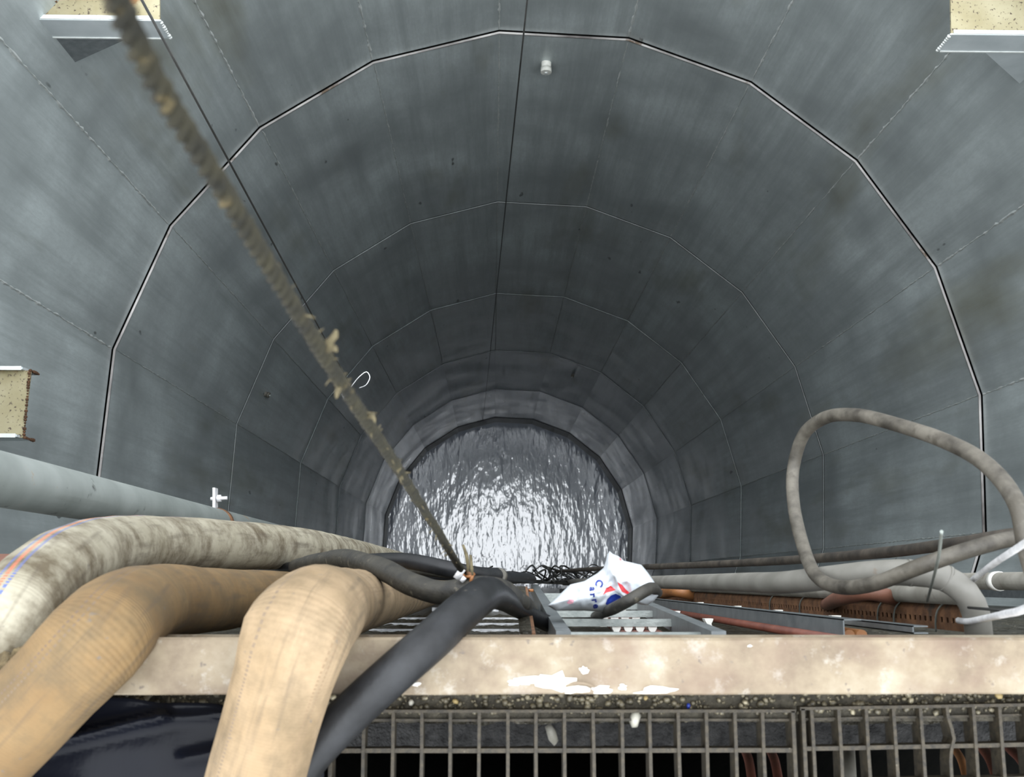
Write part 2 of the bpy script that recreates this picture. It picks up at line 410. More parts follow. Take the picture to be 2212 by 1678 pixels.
# lumpy weld beads along the upright joints
def bead(k, R, d0, d1, n, w):
    bm = bm_new(); p = ring_pt(k, R-0.001, 0); inw = (AXIS-p); inw.z = 0; inw.normalize(); tn = Vector((-inw.y, inw.x, 0))
    prev = None
    for i in range(n+1):
        z = CAMZ-(d0+(d1-d0)*i/n); ww = w*(0.35+0.9*rnd.random())*(1 if rnd.random() > 0.25 else 0.3)
        c = Vector((p.x, p.y, z)) + tn*rnd.uniform(-0.003, 0.003)
        row = [bm.verts.new(c-tn*ww), bm.verts.new(c+inw*(0.004+0.5*ww)), bm.verts.new(c+tn*ww)]
        if prev:
            for q in range(2): bm.faces.new([prev[q], prev[q+1], row[q+1], row[q]])
        prev = row
    o = obj('weld_bead', bm, BEAD, wall)
for i in range(1, 5):
    for k in range(K0+1, K1):
        bead(k, RADII[i], (RING_D[i-1] if i else RIM_D)+0.02, RING_D[i]-0.03, 90 if i < 3 else 30, 0.011 if i < 2 else 0.007)

# flat near wall of sprayed wet concrete under the beam
near = bm_new()
xl_ = [-2.75+0.1*q for q in range(21)] + [-0.70+0.008*q for q in range(120)] + [0.30+0.05*q for q in range(60)]
zl = [CAMZ-(1.53+0.012*q) for q in range(260)] + [CAMZ-(4.8+1.5*q) for q in range(16)]
gv = []
for z in zl:
    row = []
    for x in xl_:
        y = NEAR_Y - 0.012 + 0.007*noise.noise(Vector((x*22, z*22, 3))) + 0.0055*noise.noise(Vector((x*55, z*55, 9)))
        row.append(near.verts.new((x, y, z)))
    gv.append(row)
for j in range(len(zl)-1):
    for i in range(len(xl_)-1): near.faces.new([gv[j][i], gv[j][i+1], gv[j+1][i+1], gv[j+1][i]])
NEAR_SIDE = -1
wn = obj('wall_near', near, CONC, None, True)
tag(wn, 'wet rough concrete wall of the shaft under the cream beam', 'wall', kind='structure')
md = wn.modifiers.new('thick', 'SOLIDIFY'); md.thickness = 0.05; md.offset = NEAR_SIDE
# corner angles where the lining meets the near wall
for nme, X in (('trim_1', ring_pt(0, 0, 0).x+math.sqrt(SR**2-(AXIS.y-0.03)**2)-0.03), ('trim_2', AXIS.x-math.sqrt(SR**2-(AXIS.y-0.03)**2)-0.01)):
    bm = box(X-0.02, X+0.12, NEAR_Y-0.02, 0.05, CAMZ-27, CAMZ-2.2)
    tag(obj(nme, bm, GALV), 'grey upright corner angle between plates and near wall', 'trim', kind='structure')

# water
bm = bm_new()
cv = bm.verts.new((AXIS.x, AXIS.y, CAMZ-WATER_D)); rv = [bm.verts.new(ring_pt(20*i/40, SR-0.03, CAMZ-WATER_D)) for i in range(40)]
for i in range(40): bm.faces.new([cv, rv[i], rv[(i+1) % 40]])
wat = obj('water', bm, WATER)
tag(wat, 'dark rippling flood water reflecting the sky at the shaft bottom', 'water', kind='stuff')
# sump floor below the water
bm = bm_new(); rv = [bm.verts.new(ring_pt(20*i/40, SR+0.3, CAMZ-27.5)) for i in range(40)]; rw = [bm.verts.new(ring_pt(20*i/40, SR+0.3, CAMZ-27.6)) for i in range(40)]
bm.faces.new(rv); bm.faces.new(rw[::-1])
for i in range(40): bm.faces.new([rv[i], rv[(i+1) % 40], rw[(i+1) % 40], rw[i]])
tag(obj('floor', bm, GAP), 'concrete sump floor under the flood water', 'floor', kind='structure')
# ground around the shaft mouth
bm = bm_new(); z = CAMZ-RIM_D
ra = [bm.verts.new(ring_pt(20*i/40, SR+0.02, z+0.001)) for i in range(40)]; rb = [bm.verts.new(ring_pt(20*i/40, 14, z+0.001)) for i in range(40)]
for i in range(40): bm.faces.new([ra[i], ra[(i+1) % 40], rb[(i+1) % 40], rb[i]])
tag(obj('ground', bm, GROUND), 'concrete ground around the shaft mouth', 'ground', kind='structure')
# unseen slab added behind the grating to block daylight
bm = box(-2.9, 3.4, -2.3, -0.62, -0.25, -0.035)
tag(obj('blocker_slab', bm, GROUND), 'unseen concrete slab added behind the grating to block light', 'floor', kind='structure')

# ================================================================== OBJECTS
# ---- brackets on the shaft wall
def bracket(loc_px, label, front, back_len, sgn, gus):
    """front: two pixels of the upper front edge (wall end first); sgn +1 = wall on the left"""
    d1 = CAMZ - wall_hit(front[0][0], front[0][1], RADII[0]).z
    A, B = at(*front[0], d1), at(*front[1], d1)
    root = empty('wall_bracket', Vector((A.x, A.y, A.z-0.6)))
    tag(root, label, 'bracket', 'cradle brackets welded to the shaft wall')
    y0 = (A.y+B.y)/2; z = A.z
    def wallx(y):          # where the round wall is at this y, on the bracket's side
        dx = math.sqrt(max(0.01, (SR+0.05)**2-(y-AXIS.y)**2)); return AXIS.x - sgn*dx
    xa = wallx(y0); xb = B.x
    y1 = y0+back_len
    # top plate, cut to the curve of the wall
    poly = [Vector((xb, y0, z)), Vector((xb-0.02*sgn, y1, z))]
    for q in range(6): yy = y1+(y0-y1)*q/5; poly.append(Vector((wallx(yy), yy, z)))
    obj('top_plate', prism(poly, Vector((0, 0, -0.012))), BRTOP, root)
    h = 0.16
    fl = prism([Vector((xa, y0-0.008, z+0.004)), Vector((xb, y0-0.008, z+0.004)), Vector((xb, y0-0.008, z-h)), Vector((xa, y0-0.008, z-h))], Vector((0, 0.008, 0)))
    ff = obj('front_flange', fl, BRSIDE, root)
    obj('bright_rim', box(min(xa, xb)+0.01, max(xa, xb)-0.035, y0-0.004, y0+0.016, z+0.003, z+0.009), BREDGE, ff)
    obj('bright_rim', box(min(xa, xb)+0.01, max(xa, xb)-0.035, y0-0.012, y0-0.004, z-h-0.006, z-h+0.004), BREDGE, ff)
    # back flange
    obj('back_flange', prism([Vector((wallx(y1), y1, z+0.004)), Vector((xb, y1, z+0.004)), Vector((xb, y1, z-h)), Vector((wallx(y1), y1, z-h))], Vector((0, 0.008, 0))), BRSIDE, root)
    # triangular gusset standing on the wall
    gx = A.x + gus[0]*sgn
    obj('gusset', prism([Vector((xa, y0-0.003, z-h)), Vector((gx, y0-0.003, z-h)), Vector((xa, y0-0.003, z-h-gus[1]))], Vector((0, 0.012, 0))), GALV if sgn > 0 else BRSIDE, root)
    # lumpy weld down the corner and rusty crust where the plate meets the wall
    bm = bm_new()
    for q in range(9):
        c = Vector((xb+0.003*sgn, y0-0.004, z-h*q/8)); bmesh.ops.create_icosphere(bm, subdivisions=1, radius=rnd.uniform(0.006, 0.013), matrix=Matrix.Translation(c))
    obj('corner_weld', bm, BEAD, ff, True)
    bm = bm_new()
    for q in range(26):
        yy = y0+0.02+(y1-y0)*rnd.random(); c = Vector((wallx(yy)+0.03*sgn, yy, z+0.012))
        bmesh.ops.create_icosphere(bm, subdivisions=1, radius=rnd.uniform(0.012, 0.035), matrix=Matrix.Translation(c))
    for v in bm.verts: v.co += Vector((noise.noise(v.co*40), noise.noise(v.co*40+Vector((5, 0, 0))), noise.noise(v.co*40+Vector((0, 7, 0)))))*0.012
    obj('rust_crust', bm, CRUST, root)
    return root
bracket(None, 'cream topped steel bracket with triangular gusset in the top left corner', [(75, 40), (345, 43)], 0.30, 1, (0.40, 0.30))
bracket(None, 'cream topped steel bracket with sloping gusset in the top right corner', [(2330, 74), (2055, 74)], 0.34, -1, (0.40, 0.42))
bl = None
def left_bracket():
    d1 = 5.35
    A, B = at(50, 945, d1), at(52, 800, d1)
    root = empty('wall_bracket', Vector((A.x-0.3, A.y, A.z-0.2)))
    tag(root, 'rusty cream bracket cut by the left edge above the grey pipe', 'bracket', 'cradle brackets welded to the shaft wall')
    def wx(y): return AXIS.x-math.sqrt((SR+0.05)**2-(y-AXIS.y)**2)
    xb = A.x; y0, y1 = A.y, B.y; z = A.z
    poly = [Vector((xb, y0, z)), Vector((xb+0.01, y1, z))]+[Vector((wx(y1+(y0-y1)*q/4), y1+(y0-y1)*q/4, z)) for q in range(5)]
    obj('top_plate', prism(poly, Vector((0, 0, -0.012))), BRTOP, root)
    for y, nm in ((y0, 'front_flange'), (y1, 'back_flange')):
        obj(nm, prism([Vector((wx(y), y, z+0.03)), Vector((xb-0.02, y, z+0.03)), Vector((xb, y, z-0.13)), Vector((wx(y), y, z-0.13))], Vector((0, 0.012, 0))), BRSIDE, root)
        obj('bright_rim', box(wx(y)+0.02, xb-0.025, y-0.004, y+0.016, z+0.029, z+0.034), BREDGE, root)
    bm = bm_new()
    for q in range(24):
        c = Vector((xb+0.004, y0+(y1-y0)*q/23, z+0.002)); bmesh.ops.create_icosphere(bm, subdivisions=1, radius=rnd.uniform(0.004, 0.011), matrix=Matrix.Translation(c))
    for q in range(6):
        for y in (y0, y1): bmesh.ops.create_icosphere(bm, subdivisions=1, radius=rnd.uniform(0.006, 0.012), matrix=Matrix.Translation((xb+0.008, y, z-0.02*q)))
    obj('corner_weld', bm, CRUST, root, True)
left_bracket()

# ---- pipe stubs on the wall plates
def stub(px, py, r, L, R, label, m=STUB):
    p = wall_hit(px, py, R); inw = AXIS-p; inw.z = 0; inw.normalize()
    root = empty('wall_stub', p-Vector((0, 0, r)))
    tag(root, label, 'pipe stub', 'stubs on the shaft wall')
    obj('pipe', cyl(p-inw*0.02, p+inw*L*0.75, r*0.92, 18), m, root)
    cp = obj('cap', cyl(p+inw*L*0.72, p+inw*L, r, 18), m, root)
    obj('bolt', cyl(p+inw*L, p+inw*(L+0.012), r*0.35, 6), BEAD, cp)
stub(1180, 120, 0.042, 0.14, RADII[1], 'pale capped stub near the top ring beside the hanging wire')
stub(563, 847, 0.030, 0.10, RADII[2], 'small rusty stub on the left wall plates', PVCD)
stub(1240, 803, 0.030, 0.10, RADII[4], 'tiny stub low on the far wall', PVCD)

# ---- cream beam across the front
BZ = CAMZ-1.37
yF = at(1106, 1377, 1.37).y; yB = at(1106, 1500, 1.37).y
beam = empty('steel_beam', Vector((0.2, (yF+yB)/2, BZ-0.16)))
tag(beam, 'rusty cream painted steel beam across the platform edge', 'beam')
nb = 80; bm = bm_new(); rows = []
for i in range(nb+1):
    x = -1.6+3.6*i/nb; w1, w2 = 0.0012*noise.noise(Vector((x*6, 0, 0))), 0.0014*noise.noise(Vector((x*6, 4, 0)))
    row = []
    for (y, z) in ((yB+w1, BZ-0.010), (yB+w1, BZ-0.002), (yB+0.002+w1, BZ), (yF-0.003+w2, BZ), (yF+w2, BZ-0.003), (yF+w2, BZ-0.010)):
        row.append(bm.verts.new((x, y, z)))
    rows.append(row)
for i in range(nb):
    for q in range(6): bm.faces.new([rows[i][q], rows[i+1][q], rows[i+1][(q+1) % 6], rows[i][(q+1) % 6]])
bm.faces.new(rows[0]); bm.faces.new(rows[-1][::-1])
obj('top_flange', bm, BEAM, beam)
obj('web', box(-1.6, 2.0, yB+0.012, yB+0.02, BZ-0.15, BZ-0.009), BEAM, beam)
obj('bottom_flange', box(-1.6, 2.0, yB+0.0, yF-0.004, BZ-0.16, BZ-0.15), BEAM, beam)
def flake(px, py, rx, ry, n=14):
    c = at(px, py, 1.37); bm = bm_new(); pts = []
    for i in range(n):
        a = 2*math.pi*i/n; k = 0.55+0.75*rnd.random()
        pts.append(Vector((c.x+math.cos(a)*rx*k*0.0006, min(yF-0.001, max(yB+0.001, c.y+math.sin(a)*ry*k*0.0006)), BZ+0.0003)))
    top = [bm.verts.new(p+Vector((0, 0, 0.0008))) for p in pts]; lowv = [bm.verts.new(p) for p in pts]; mid = bm.verts.new((c.x, min(yF-0.002, max(yB+0.002, c.y)), BZ+0.0012))
    for i in range(n):
        j = (i+1) % n; bm.faces.new([mid, top[i], top[j]]); bm.faces.new([top[i], lowv[i], lowv[j], top[j]])
    obj('paint_flake', bm, FLAKE, beam)
for a in ((1200, 1473, 52, 20), (1160, 1468, 30, 10), (1240, 1487, 30, 12), (1130, 1470, 18, 9), (1262, 1447, 10, 7), (1300, 1489, 22, 8), (900, 1478, 9, 4), (1420, 1492, 50, 9), (1620, 1395, 5, 3), (1345, 1484, 9, 6), (1110, 1475, 14, 6)): flake(*a)
obj('weld_lump', tube([at(303, 1403, 1.365), at(318, 1390, 1.363), at(330, 1378, 1.363)], [0.003, 0.005, 0.004], segs=8, step=0.004, lump=0.5), BREDGE, beam)
bm = tube([at(1222, 1482, 1.367), at(1240, 1476, 1.364), at(1262, 1476, 1.364), at(1285, 1484, 1.367)], [0.001, 0.0024, 0.0022, 0.001], segs=8, step=0.003, lump=0.6)
obj('weld_lump', bm, BEAM, beam)

# ---- gravel strip, its bed and the concrete ledges under the grating
GZ = 0.0                                  # top of the grating
yG0 = at(1106, 1536, 1.5).y               # front edge of the grating frame
bed_top = -0.012
tag(obj('trim_bed', box(-1.6, 2.0, at(1106, 1556, 1.53).y, yB+0.014, -0.07, bed_top-0.006), DIRT), 'dirty bed of grit behind the cream beam', 'ledge', kind='structure')
bm = bm_new(); z = CAMZ-1.66
yl0 = at(1106, 1612, 1.66).y
nx = 120; g = []
for j in range(7):
    g.append([bm.verts.new((-1.6+3.6*i/nx, yl0+(0.09)*j/6+0.003*noise.noise(Vector((i*0.7, j*0.9, 0))), z+0.004*noise.noise(Vector((i*0.9, j*1.3, 4))))) for i in range(nx+1)])
for j in range(6):
    for i in range(nx): bm.faces.new([g[j][i], g[j][i+1], g[j+1][i+1], g[j+1][i]])
lb = [bm.verts.new((-1.6+3.6*i/nx, yl0, z-0.09)) for i in range(nx+1)]
for i in range(nx): bm.faces.new([lb[i], lb[i+1], g[0][i+1], g[0][i]])
tag(obj('trim_ledge', bm, ROUGHC), 'rough grey concrete ledge under the grating', 'ledge', kind='structure')

ico = []
tb = bm_new(); bmesh.ops.create_icosphere(tb, subdivisions=1, radius=1.0); tb.verts.ensure_lookup_table()
IV = [v.co.copy() for v in tb.verts]; IF = [[v.index for v in f.verts] for f in tb.faces]; tb.free()
def pebble(bm, c, r, squish=(1, 1, 1), seed=0):
    rot = Matrix.Rotation(rnd.uniform(0, 6.28), 3, 'Z') @ Matrix.Rotation(rnd.uniform(0, 1.2), 3, 'X')
    vs_ = []
    for v in IV:
        p = Vector((v.x*squish[0], v.y*squish[1], v.z*squish[2]))*(r*(1+0.3*noise.noise(v*1.7+Vector((seed, seed*0.3, 0)))))
        vs_.append(bm.verts.new(c + rot@p))
    for f in IF: bm.faces.new([vs_[i] for i in f])
bm = bm_new()
for i in range(4200):
    x = rnd.uniform(-1.15, 1.2); y = rnd.uniform(yG0-0.004, yB+0.006) if i < 2600 else rnd.uniform(at(1106, 1554, 1.53).y, yG0)
    r = 0.0016+0.0045*rnd.random()**2.5
    pebble(bm, Vector((x, y, bed_top-0.007+r*0.5+rnd.random()*0.003 - (0.02 if i >= 2600 else 0))), r, (1, 0.85, 0.7), i)
tag(obj('gravel', bm, GRAVEL, None, True), 'wet mixed gravel strip between cream beam and grating', 'gravel', kind='stuff')
for (px, py, d, rx, m, lab, grp) in (
    (1371, 1551, 1.515, 0.011, STONEW, 'large oval white pebble lodged at the front of the grating', None),
    (1193, 1586, 1.58, 0.013, STONEW, 'broken white stone stuck inside a grating cell', None),
    (2157, 1502, 1.50, 0.006, STONEY, 'long yellow pebble in the gravel at the right end', None),
    (1018, 1549, 1.53, 0.006, STONEY, 'ochre pebble under the first grating row, far left of the white pebble', 'ochre pebbles under the first grating row'),
    (1258, 1551, 1.53, 0.005, STONEY, 'ochre pebble under the first grating row, second left of the white pebble', 'ochre pebbles under the first grating row'),
    (1272, 1550, 1.53, 0.005, STONEY, 'ochre pebble under the first grating row, next but one to the white pebble', 'ochre pebbles under the first grating row'),
    (1305, 1552, 1.53, 0.005, STONEY, 'ochre pebble under the first grating row, nearest to the white pebble', 'ochre pebbles under the first grating row'),
    (983, 1515, 1.51, 0.005, STONEY, 'small ochre pebble in the gravel left of the black cable end', None),
    (888, 1517, 1.51, 0.005, STONEW, 'small pale pebble in the gravel beside the black cable', None),
    (1395, 1507, 1.50, 0.004, STONEY, 'small ochre pebble in the gravel above the white pebble', None),
    (1487, 1524, 1.51, 0.004, PRBLUE, 'small blue chip in the gravel', None)):
    bm = bm_new(); pebble(bm, at(px, py, d), rx, (1.35, 0.75, 0.6) if rx > 0.01 else (1, 0.8, 0.7), px)
    tag(obj('pebble', bm, m, None, True), lab, 'stone', grp)

# ---- grating panels
def grating(label, x0, x1, bars, yfront, yback, rods, skew, thick=0.0044, bent=None):
    root = empty('steel_grating', Vector(((x0+x1)/2, yfront-0.2, GZ-0.034)))
    tag(root, label, 'grating', 'floor gratings')
    def Y(x, y): return y+skew*(x-x0)
    def bar(name, xa, ya, xb, yb, w, zt, zb, wob=0, bend=0):
        n_ = 28 if bend else 7; d = Vector((xb-xa, yb-ya, 0)).normalized(); pn = Vector((-d.y, d.x, 0))*(w/2); bm = bm_new(); prev = None
        for q in range(n_+1):
            c = Vector((xa+(xb-xa)*q/n_, ya+(yb-ya)*q/n_, 0)) + (pn.normalized()*wob*noise.noise(Vector((xa*30+q*1.1, ya*9, 2))) if 0 < q < n_ and not bend else Vector())
            if bend: c.x += bend*math.exp(-((c.y-ya+0.040)/0.016)**2)
            row = [bm.verts.new(c+pn+Vector((0, 0, zt))), bm.verts.new(c-pn+Vector((0, 0, zt))), bm.verts.new(c-pn+Vector((0, 0, zb))), bm.verts.new(c+pn+Vector((0, 0, zb)))]
            if prev:
                for e in range(4): bm.faces.new([prev[e], prev[(e+1) % 4], row[(e+1) % 4], row[e]])
            else: bm.faces.new(row[::-1])
            prev = row
        bm.faces.new(prev); obj(name, bm, GRATE, root)
    bar('frame_bar', x0-0.004, Y(x0, yfront), x1+0.004, Y(x1, yfront), 0.004, GZ, GZ-0.034)
    for xs in (x0, x1): bar('frame_bar', xs, Y(xs, yfront), xs, Y(xs, yback), 0.005, GZ, GZ-0.034)
    for x in bars: bar('bearing_bar', x, Y(x, yfront), x+rnd.uniform(-0.002, 0.002), Y(x, yback), thick, GZ-0.001, GZ-0.033, 0.0012, 0.007 if bent is not None and abs(x-bent) < 1e-6 else 0)
    for (y, w, zt) in rods: bar('cross_bar', x0, Y(x0, y), x1, Y(x1, y), w, zt, zt-0.009 if w < 0.005 else zt-0.02, 0.0015)
yb_ = yG0-0.40
p1 = at(1106, 1622, 1.5).y; step_ = 0.0435
bx1 = [at(px, 1600, 1.5).x for px in (785, 848, 910, 972, 1035, 1097, 1158, 1220, 1282, 1345, 1405, 1467, 1528, 1590, 1650)]
xl, xr = at(715, 1600, 1.5).x, at(1716, 1600, 1.5).x
pp = at(1106, 1558, 1.5).y
grating('brown steel floor grating in front of the cream beam, wide left panel', xl, xr, [xl-0.1, xl-0.06]*0+bx1, yG0, yb_, [(pp, 0.0032, GZ-0.012), (p1, 0.0058, GZ-0.003)]+[(p1-step_*i, 0.0058, GZ-0.003) for i in range(1, 8)], 0.0)
bx2 = [at(px, 1600, 1.5).x for px in (1757, 1816, 1876, 1935, 1994, 2052, 2109, 2166, 2224, 2282, 2340)]
xl2, xr2 = at(1738, 1600, 1.5).x, at(2400, 1600, 1.5).x
grating('brown steel floor grating at the right edge with bent bar', xl2, xr2, bx2, yG0+0.003, yb_, [(pp+0.001, 0.0032, GZ-0.012), (p1+0.002, 0.0055, GZ-0.003)]+[(p1+0.002-step_*i, 0.0055, GZ-0.003) for i in range(1, 8)], 0.016, bent=bx2[5])

# ---- red and orange cables seen through the grating
for (xa, xb, m, lab, r) in ((1606, 1626, REDCAB, 'dull red cable under the left grating panel near its right end', 0.008), (1660, 1684, REDCAB, 'dull red cable under the last cells of the left grating panel', 0.008),
                         (2060, 2092, ORANGE, 'orange cable under the right grating panel', 0.007), (2122, 2160, REDCAB, 'red cable under the right grating panel beside the orange one', 0.010), (2178, 2236, REDCAB, 'red cable slanting under the far right grating cells', 0.009)):
    P = [at(xa-8, 1560, 2.6), at(xa, 1612, 2.1), at((xa+xb)/2+2, 1645, 1.95), at(xb, 1700, 1.85)]
    tag(tubeobj('cable', P, r, m, step=0.02), lab, 'cable')
tag(tubeobj('conduit', [at(1832, 1600, 1.9), at(1836, 1700, 1.75)], 0.011, PVCD, smoothpath=False), 'dirty upright conduit under the right grating panel', 'conduit')

# ---- hoses
HA = hose_material('cream_hose', (0.25, 0.228, 0.165), (0.335, 0.31, 0.24), [(0.940, 0.006, BLUE), (0.963, 0.008, RED), (0.986, 0.006, BLUE)], 0.9)
HB = hose_material('tan_hose', (0.138, 0.082, 0.031), (0.19, 0.122, 0.052), [(0.93, 0.004, (0.11, 0.075, 0.05)), (0.955, 0.004, (0.12, 0.085, 0.055))], 0.7)
HC = hose_material('beige_hose', (0.225, 0.155, 0.083), (0.285, 0.207, 0.124), [(0.90, 0.005, (0.15, 0.11, 0.075)), (0.13, 0.004, (0.19, 0.13, 0.075)), (0.15, 0.004, (0.19, 0.13, 0.075))], 0.55)
RH = 0.0575
def vert(p, ds): return [down(p, d) for d in ds]
pa = at(640, 1184, 2.9)
PA = [at(-190, 1610, 1.40), at(-70, 1465, 1.38), at(5, 1360, 1.38), at(70, 1278, 1.47), at(150, 1216, 1.64), at(250, 1185, 1.92), at(380, 1176, 2.25), at(510, 1178, 2.55)] + [at(640, 1184, 3.0), at(740, 1194, 3.9), at(820, 1206, 5.2), at(890, 1218, 7.5), at(950, 1229, 12)]
tag(tubeobj('fire_hose', PA, RH, HA, segs=28, step=0.02, lump=0.03), 'cream hose with blue and red stripes curving over on the far left', 'hose', 'thick hoses led over the beam into the shaft')
PB = [at(-190, 1780, 1.36), at(-70, 1665, 1.34), at(30, 1568, 1.32), at(120, 1474, 1.31), at(200, 1390, 1.32), at(262, 1328, 1.42), at(335, 1300, 1.66), at(450, 1296, 1.98), at(560, 1290, 2.35), at(680, 1284, 2.95), at(790, 1278, 3.9), at(880, 1272, 5.6), at(960, 1266, 9)]
tag(tubeobj('fire_hose', PB, [RH]*4+[RH*1.02, RH*0.98]+[RH]*7, HB, segs=28, step=0.02, lump=0.03, squash=[(1, 1)]*4+[(1.05, 0.95), (1.1, 0.9), (1.02, 0.98)]+[(1, 1)]*6), 'tan hose sharply bent over the beam in the left corner', 'hose', 'thick hoses led over the beam into the shaft')
PC = [at(505, 1850, 1.33), at(548, 1690, 1.31), at(582, 1570, 1.30), at(614, 1460, 1.29), at(640, 1376, 1.285), at(678, 1322, 1.36), at(736, 1303, 1.66), at(808, 1294, 2.3), at(862, 1287, 3.0), at(918, 1280, 4.3), at(970, 1273, 7.0)]
tag(tubeobj('fire_hose', PC, [RH]*5+[RH*1.0, RH*0.96]+[RH]*4, HC, segs=28, step=0.02, lump=0.03, squash=[(1, 1)]*3+[(1.03, 0.95), (1.12, 0.85), (1.1, 0.9), (1.02, 0.96)]+[(1, 1)]*4), 'beige hose kinked over the beam between tan hose and black cable', 'hose', 'thick hoses led over the beam into the shaft')

# muddy sacking wedged between the two left hoses
bm = bm_new()
for q in range(34):
    px, py = rnd.choice(((20, 1470), (40, 1440), (70, 1425), (10, 1505), (5, 1545), (45, 1470), (60, 1450), (0, 1580)))
    bmesh.ops.create_icosphere(bm, subdivisions=2, radius=rnd.uniform(0.008, 0.017), matrix=Matrix.Translation(at(px+rnd.uniform(-22, 22), py+rnd.uniform(-14, 14), 1.335)))
for v in bm.verts: v.co += Vector((noise.noise(v.co*60), noise.noise(v.co*60+Vector((5, 0, 0))), noise.noise(v.co*60+Vector((0, 7, 0)))))*0.008
tag(obj('sacking', bm, RAG), 'clump of muddy brown sacking between the two left hoses', 'sacking')

# ---- black plastic sheet
bm = bm_new(); nu, nv = 70, 34; g = []
def seg_d(px, py, a, b):
    ax, ay = a; bx, by = b; L = (bx-ax)**2+(by-ay)**2; t = max(0, min(1, ((px-ax)*(bx-ax)+(py-ay)*(by-ay))/L))
    return math.hypot(px-ax-t*(bx-ax), py-ay-t*(by-ay)), t
for j in range(nv+1):
    row = []
    for i in range(nu+1):
        px = -160+860*i/nu; top = 1500+0.07*(px-150) if px < 500 else 1525; top += 8*noise.noise(Vector((px*0.01, 0, 0)))
        if px > 480: top += (px-480)*0.35
        py = top+(1790-top)*j/nv
        h = 0.006*noise.noise(Vector((px*0.008, py*0.012, 0)))
        for (a, b, hh, ww) in (((20, 1625), (352, 1545), 0.026, 13), ((352, 1545), (330, 1562), 0.008, 7), ((370, 1552), (520, 1540), 0.010, 9), ((400, 1640), (480, 1625), 0.012, 16), ((640, 1660), (700, 1600), 0.012, 18)):
            dd, tt = seg_d(px, py, a, b); h += hh*math.exp(-(dd/ww)**2)
        row.append(bm.verts.new(at(px, py, 1.465-h)))
    g.append(row)
for j in range(nv):
    for i in range(nu): bm.faces.new([g[j][i], g[j][i+1], g[j+1][i+1], g[j+1][i]])
o = obj('plastic_sheet', bm, TARP, None, True)
md = o.modifiers.new('thick', 'SOLIDIFY'); md.thickness = 0.0012; md.offset = -1
tag(o, 'glossy black plastic sheet lying under the hoses at the lower left', 'plastic sheet')

# ---- black cables in the middle
PE = [at(590, 1800, 1.36), at(648, 1662, 1.36), at(745, 1552, 1.345), at(842, 1462, 1.335), at(930, 1385, 1.35), at(1000, 1320, 1.42), at(1046, 1284, 1.52), at(1082, 1290, 1.70), at(1128, 1320, 1.95), at(1178, 1344, 2.05), at(1215, 1352, 2.4), at(1180, 1330, 3.4)]
tag(tubeobj('power_cable', PE, [0.0255]*6+[0.025, 0.020, 0.0155, 0.0155, 0.0155, 0.0155], BLACKRUB, segs=20, step=0.015), 'thick black rubber cable crossing the beam diagonally', 'cable')
PF = [at(640, 1225, 2.6), at(700, 1212, 2.25), at(760, 1209, 2.05), at(830, 1231, 1.88), at(895, 1264, 1.76), at(960, 1281, 1.70), at(1020, 1272, 1.68), at(1068, 1272, 1.72), at(1108, 1292, 1.85), at(1140, 1318, 2.1), at(1135, 1322, 3.0)]
tag(tubeobj('power_cable', PF, 0.0190, DIRTYRUB, segs=18, step=0.015, lump=0.08), 'muddy black cable sagging from the cream hose to the rope knot', 'cable')
PG = [at(560, 1236, 3.0), at(680, 1222, 2.6), at(800, 1212, 2.35), at(890, 1213, 2.2), at(970, 1229, 2.15), at(1030, 1241, 2.2), at(1078, 1243, 2.3)]
o = tubeobj('power_cable', PG, 0.0165, BLACKRUB, segs=16, step=0.02)
tag(o, 'black cable ending in a pale cut face near the rope knot', 'cable')
obj('cut_end', cyl(at(1076, 1243, 2.28), at(1081, 1243.5, 2.31), 0.0158, 16), PVCD, o)
PG2 = [at(600, 1246, 3.4), at(760, 1236, 2.9), at(880, 1237, 2.7), at(980, 1240, 2.7), at(1060, 1247, 2.8), at(1130, 1248, 3.2), at(1150, 1252, 4.2)]
tag(tubeobj('power_cable', PG2, 0.0165, BLACKRUB, segs=14, step=0.02), 'straight black cable running behind the muddy one to the right', 'cable')
PG3 = [at(640, 1226, 2.75), at(720, 1220, 2.5), at(860, 1226, 2.45), at(960, 1236, 2.45), at(1040, 1246, 2.6)]
tag(tubeobj('power_cable', PG3, 0.013, DIRTYRUB, segs=14, step=0.02), 'thin black cable between the other black cables under the cream hose', 'cable')

# ---- rope from the upper left to the knot
def helix_path(pts, rad, turns_per_m, phase):
    T, Ns = frames(pts); out = []; L = 0
    for i, p in enumerate(pts):
        if i: L += (p-pts[i-1]).length
        a = phase+2*math.pi*turns_per_m*L; B = T[i].cross(Ns[i])
        out.append(p+Ns[i]*math.cos(a)*rad+B*math.sin(a)*rad)
    return out
RP = [at(205, -90, 0.335), at(240, -20, 0.362), at(345, 190, 0.433), at(480, 408, 0.525), at(650, 688, 0.685), at(760, 862, 0.85), at(870, 1028, 1.10), at(1003, 1240, 1.70)]
pts, _ = catmull(RP, 0.006)
rope = empty('rope', RP[-1]); tag(rope, 'frayed mossy rope slanting from the top left down to the cables', 'rope')
for k in range(3):
    obj('strand', tube(helix_path(pts, 0.0034, 30, k*2*math.pi/3), 0.0028, segs=8, smoothpath=False, lump=0.3), ROPE, rope)
bm = bm_new(); 
for q in range(60):
    i = int(len(pts)*rnd.uniform(0.28, 0.97)); p = pts[i]; L = rnd.uniform(0.003, 0.011)
    a = Vector((rnd.uniform(-1, 1), rnd.uniform(-1, 1), rnd.uniform(-0.4, 0.8))).normalized()
    tube([p+a*0.003, p+a*(0.004+L*0.5)+Vector((0, 0, 0.003)), p+a*(0.004+L)], [0.0009, 0.0006, 0.0003], segs=5, step=0.004, bm=bm)
obj('frayed_fibre', bm, FIBRE, rope)['kind'] = 'stuff'
